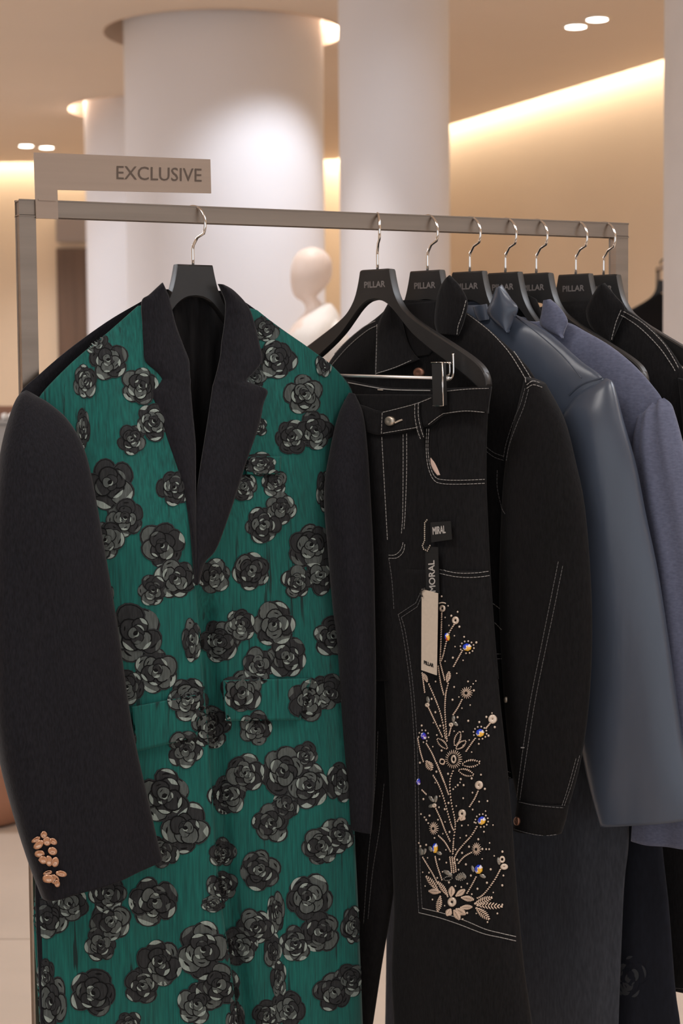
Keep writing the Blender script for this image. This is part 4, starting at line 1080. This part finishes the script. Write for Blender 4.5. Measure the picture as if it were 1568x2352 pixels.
# --- navy skirt with faint roses on the next hanger
PN = H[6][0]
skN = empty('skirt', PN.w(0, .3), 'dark navy hanging skirt with one faint rose near its hem', 'skirt')
bdN = pillow('body', PN, rows_half(PN, [(1430, 905), (1438, 1000), (1462, 1300), (1490, 1600), (1520, 1940), (1535, 2080), (1550, 2270), (1561, 2352), (1574, 2480)], .0), [.012, .016, .018, .018, .018, .018, .018, .018, .018], 'navy', skN, nrow=60, ncol=36,
    ripple=lambda u, z, s, t: .005*math.sin(u*48+1)*t)
wbN = pillow('waistband', PN, rows_half(PN, [(1428, 870), (1430, 912)], 0), [.014, .015], 'navy', skN, nrow=6, ncol=24)
rose_obj(surf_of(skN, 'body'), rose(1448, 2245, 44, 5, .8, 1.1), skN, ('navy', 'navy', 'navy_rose', 'navy_rose'))

# --- black denim coat near the end of the rail
PB = H[7][0]
jkB = empty('denim_coat', PB.w(0, .4), 'long black denim coat with white double stitching on its shoulder and pointed collar', 'coat')
bdB = pillow('body', PB, rows_half(PB, [(1375, 690), (1395, 696), (1430, 707), (1480, 740), (1525, 786), (1558, 832), (1580, 880), (1585, 1000), (1600, 1200), (1625, 1700), (1655, 2294)], .0),
    [.010, .012, .015, .018, .018, .018, .018, .02, .02, .02, .02], 'denim2', jkB, nrow=60, ncol=36)
slB = pillow('sleeve', PB, px_rows(PB, [(1552, 868, 1600, 880), (1562, 950, 1640, 950), (1570, 1100, 1680, 1100), (1600, 1500, 1720, 1500), (1640, 1900, 1740, 1905)], .016), [.012, .020, .021, .021, .018], 'denim', jkB, off=.008, nrow=40, ncol=22)
wing(PB, [(1374, 656, 1387, 650), (1358, 682, 1412, 680), (1345, 714, 1433, 708), (1356, 752, 1420, 745), (1395, 786, 1404, 782)], 'denim2', jkB, .028)
back_neck(PB, H[7][1], 'denim', jkB)
stB = surf_of(jkB, 'body', 'sleeve', 'collar')
for l_ in ([(1432, 716), (1475, 742), (1520, 785), (1545, 822), (1558, 846)], [(1426, 724), (1468, 752), (1512, 796), (1538, 832), (1550, 852)], [(1426, 712), (1415, 738), (1408, 762), (1403, 780)]):
    stitch(stB, l_, jkB, 'thread', wd=.0007)
stitch(stB, [(1535, 2268), (1568, 2271), (1600, 2273)], jkB, 'thread_dim', wd=.0005)

# ------------------------------------------------------------------ background things
# mannequin in profile
MY = 7.0
q = at_y(700, 640, 6.75); spot('downlight_beam', (q.x, q.y, CEIL-.03), (q.x, q.y+.2, 0), 75, 50, .6, NEUT)
def mp_(px, py): return at_y(px, py, MY)
mc = mp_(720, 640); mb = Vector((mc.x, MY, .12))
mq = empty('mannequin', mb, 'bald pale mannequin in a white top, standing between the columns and facing the coat', 'mannequin')
KX = MY/F
def loft(name, rings, m, parent, seg=24, cap=True):
    """rings: (x centre px, y px, half width px, half depth m)"""
    V = []; Fc = []
    S = crom(rings, len(rings)*5)
    for x, y, hw, hd in S:
        c = mp_(x, y)
        for k in range(seg):
            a = 2*math.pi*k/seg; V.append((c.x+hw*KX*math.cos(a), MY+hd*math.sin(a), c.z))
    n = len(S)
    for i in range(n-1):
        for k in range(seg):
            k2 = (k+1) % seg; Fc.append((i*seg+k, (i+1)*seg+k, (i+1)*seg+k2, i*seg+k2))
    if cap: Fc.append(tuple(range(seg))); Fc.append(tuple((n-1)*seg+k for k in reversed(range(seg))))
    return mk(name, V, Fc, m, parent)
loft('body', [(716, 568, 3, .006), (716, 571, 17, .032), (716, 580, 32, .055), (716, 596, 43, .072), (715, 618, 47, .078), (713, 640, 46, .076), (708, 660, 39, .066), (703, 674, 30, .056), (704, 684, 24, .050), (716, 694, 21, .046), (721, 706, 20, .046), (721, 718, 22, .055), (718, 730, 30, .085),
    (716, 748, 44, .15), (714, 775, 54, .18), (716, 830, 56, .19), (718, 900, 50, .17), (722, 990, 40, .14), (722, 1060, 46, .155), (722, 1150, 54, .17), (720, 1300, 44, .15), (720, 1480, 32, .11), (720, 1560, 24, .085), (720, 1595, 22, .08)], 'manneq', mq)
loft('top', [(752, 697, 9, .03), (747, 708, 22, .07), (740, 724, 38, .11), (730, 746, 54, .165), (722, 775, 62, .195), (720, 830, 60, .20), (721, 900, 54, .18), (724, 990, 46, .15), (724, 1060, 50, .165)], 'white_cloth', mq, cap=False)
V, Fc = tube_geo([mp_(756, 770)+Vector((0, -.1, 0)), mp_(774, 830)+Vector((0, -.14, 0)), mp_(782, 900)+Vector((0, -.15, 0)), mp_(776, 990)+Vector((0, -.16, 0))], [.05, .045, .04, .03], 12)
mk('arm', V, Fc, 'manneq', mq)
V, Fc = tube_geo([mp_(748, 742)+Vector((0, -.06, 0)), mp_(768, 790)+Vector((0, -.12, 0)), mp_(775, 830)+Vector((0, -.14, 0))], [.045, .06, .055], 12)
mk('sleeve', V, Fc, 'white_cloth', mq)
pln = lathe('plinth', (mc.x, MY, 0), [(.36, .003), (.36, .115), (.35, .12)], 'plinth', seg=40, loc=(mc.x, MY, 0))
pln.data.transform(Matrix.Translation((0, 0, 0)))
tag(pln, 'low round white plinth under the mannequin', 'plinth')

# counter at the left edge with two pale glass balls
cy_ = 6.2
c0 = at_y(34, 974, cy_)
ctr = empty('display_counter', (c0.x-.5, cy_+.3, 0), 'grey display counter with brown timber ledge beyond the coat sleeve', 'counter')
box('cabinet', (c0.x-.5, cy_+.3, (c0.z)/2), (1.0, .6, c0.z), 'counter', ctr, bev=.004)
box('counter_top', (c0.x-.5, cy_+.3, c0.z+.006), (1.02, .62, .012), 'counter', ctr, bev=.002)
tb = box('ledge', (c0.x-.5, cy_+.5, c0.z+.035), (.96, .18, .046), 'counter_top', ctr, bev=.003)
for i, px in enumerate((11, 27)):
    p = at_y(px, 951, cy_+.12); 
    V = []; Fc = []; ball(Vector((p.x, p.y, c0.z+.012+.013)), .013, V, Fc, 16, 10)
    o = mk('glass_ball', V, Fc, 'glassball', loc=(p.x, p.y, c0.z+.012))
    tag(o, ('small white glass ball on the counter, farther from the coat', 'small white glass ball on the counter, nearer the coat')[i], 'ornament', 'glass balls on the counter')
pq = at_z(-52, 1885, 0)
po = lathe('pouf', (pq.x, pq.y, 0), [(.12, .0), (.17, .02), (.185, .10), (.185, .22), (.165, .285), (.09, .30)], 'pouf', seg=40, loc=(pq.x, pq.y, 0))
tag(po, 'brown leather pouf on the pale floor beside the coat sleeve', 'pouf')

# rack half hidden by the near column at the right edge
BY = 6.6
bo = at_y(1528, 640, BY)
PBk = Plane((bo.x, bo.y, 0), R(-12))
zbk = at_y(1520, 643, BY).z
hb = empty('hanger', (bo.x, bo.y, zbk), 'blurred black hanger on the distant rack behind the near column at the right edge', 'hanger')
hanger_body(PBk, zbk, hb)
rr_ = .02; zc = zbk+.058
pts = [bo*0+Vector((bo.x, bo.y, zbk-.005)), Vector((bo.x, bo.y, zbk+.02))]
for a in range(-60, 181, 15):
    an = R(a); pts.append(Vector((bo.x, bo.y, zc))+PBk.U*rr_*math.cos(an)+Z*rr_*math.sin(an))
V, Fc = tube_geo(pts, .003, 8); mk('hook', V, Fc, 'black_hanger', hb)
bgar = empty('dress', PBk.w(0, zbk-.9), 'black garment hanging on the distant rack behind the near column at the right edge', 'dress')
pillow('body', PBk, [(-.03, zbk-.05, .03, zbk-.05), (-.10, zbk-.095, .10, zbk-.095), (-.15, zbk-.13, .15, zbk-.13), (-.17, zbk-.2, .17, zbk-.2), (-.17, zbk-.5, .17, zbk-.5), (-.2, zbk-.9, .2, zbk-.9)], [.02, .03, .04, .05, .05, .05], 'denim', bgar, off=-.0, nrow=40, ncol=20)
bpost = Vector((bo.x, bo.y, 0))
brk = empty('clothes_rack', (bo.x, bo.y, 0), 'distant rack mostly hidden by the near column at the right edge, carrying a black garment', 'clothes rack')
zr = zc+rr_-.003-.008
obox('rail', Vector((bo.x+.05, bo.y, zr)), Vector((.008, 0, 0)), Vector((0, .45, 0)), Vector((0, 0, .008)), 'steel', brk)
for s_ in (-1, 1): obox('post', Vector((bo.x+.05, bo.y+.44*s_, zr/2)), Vector((.008, 0, 0)), Vector((0, .008, 0)), Vector((0, 0, zr/2)), 'steel', brk)
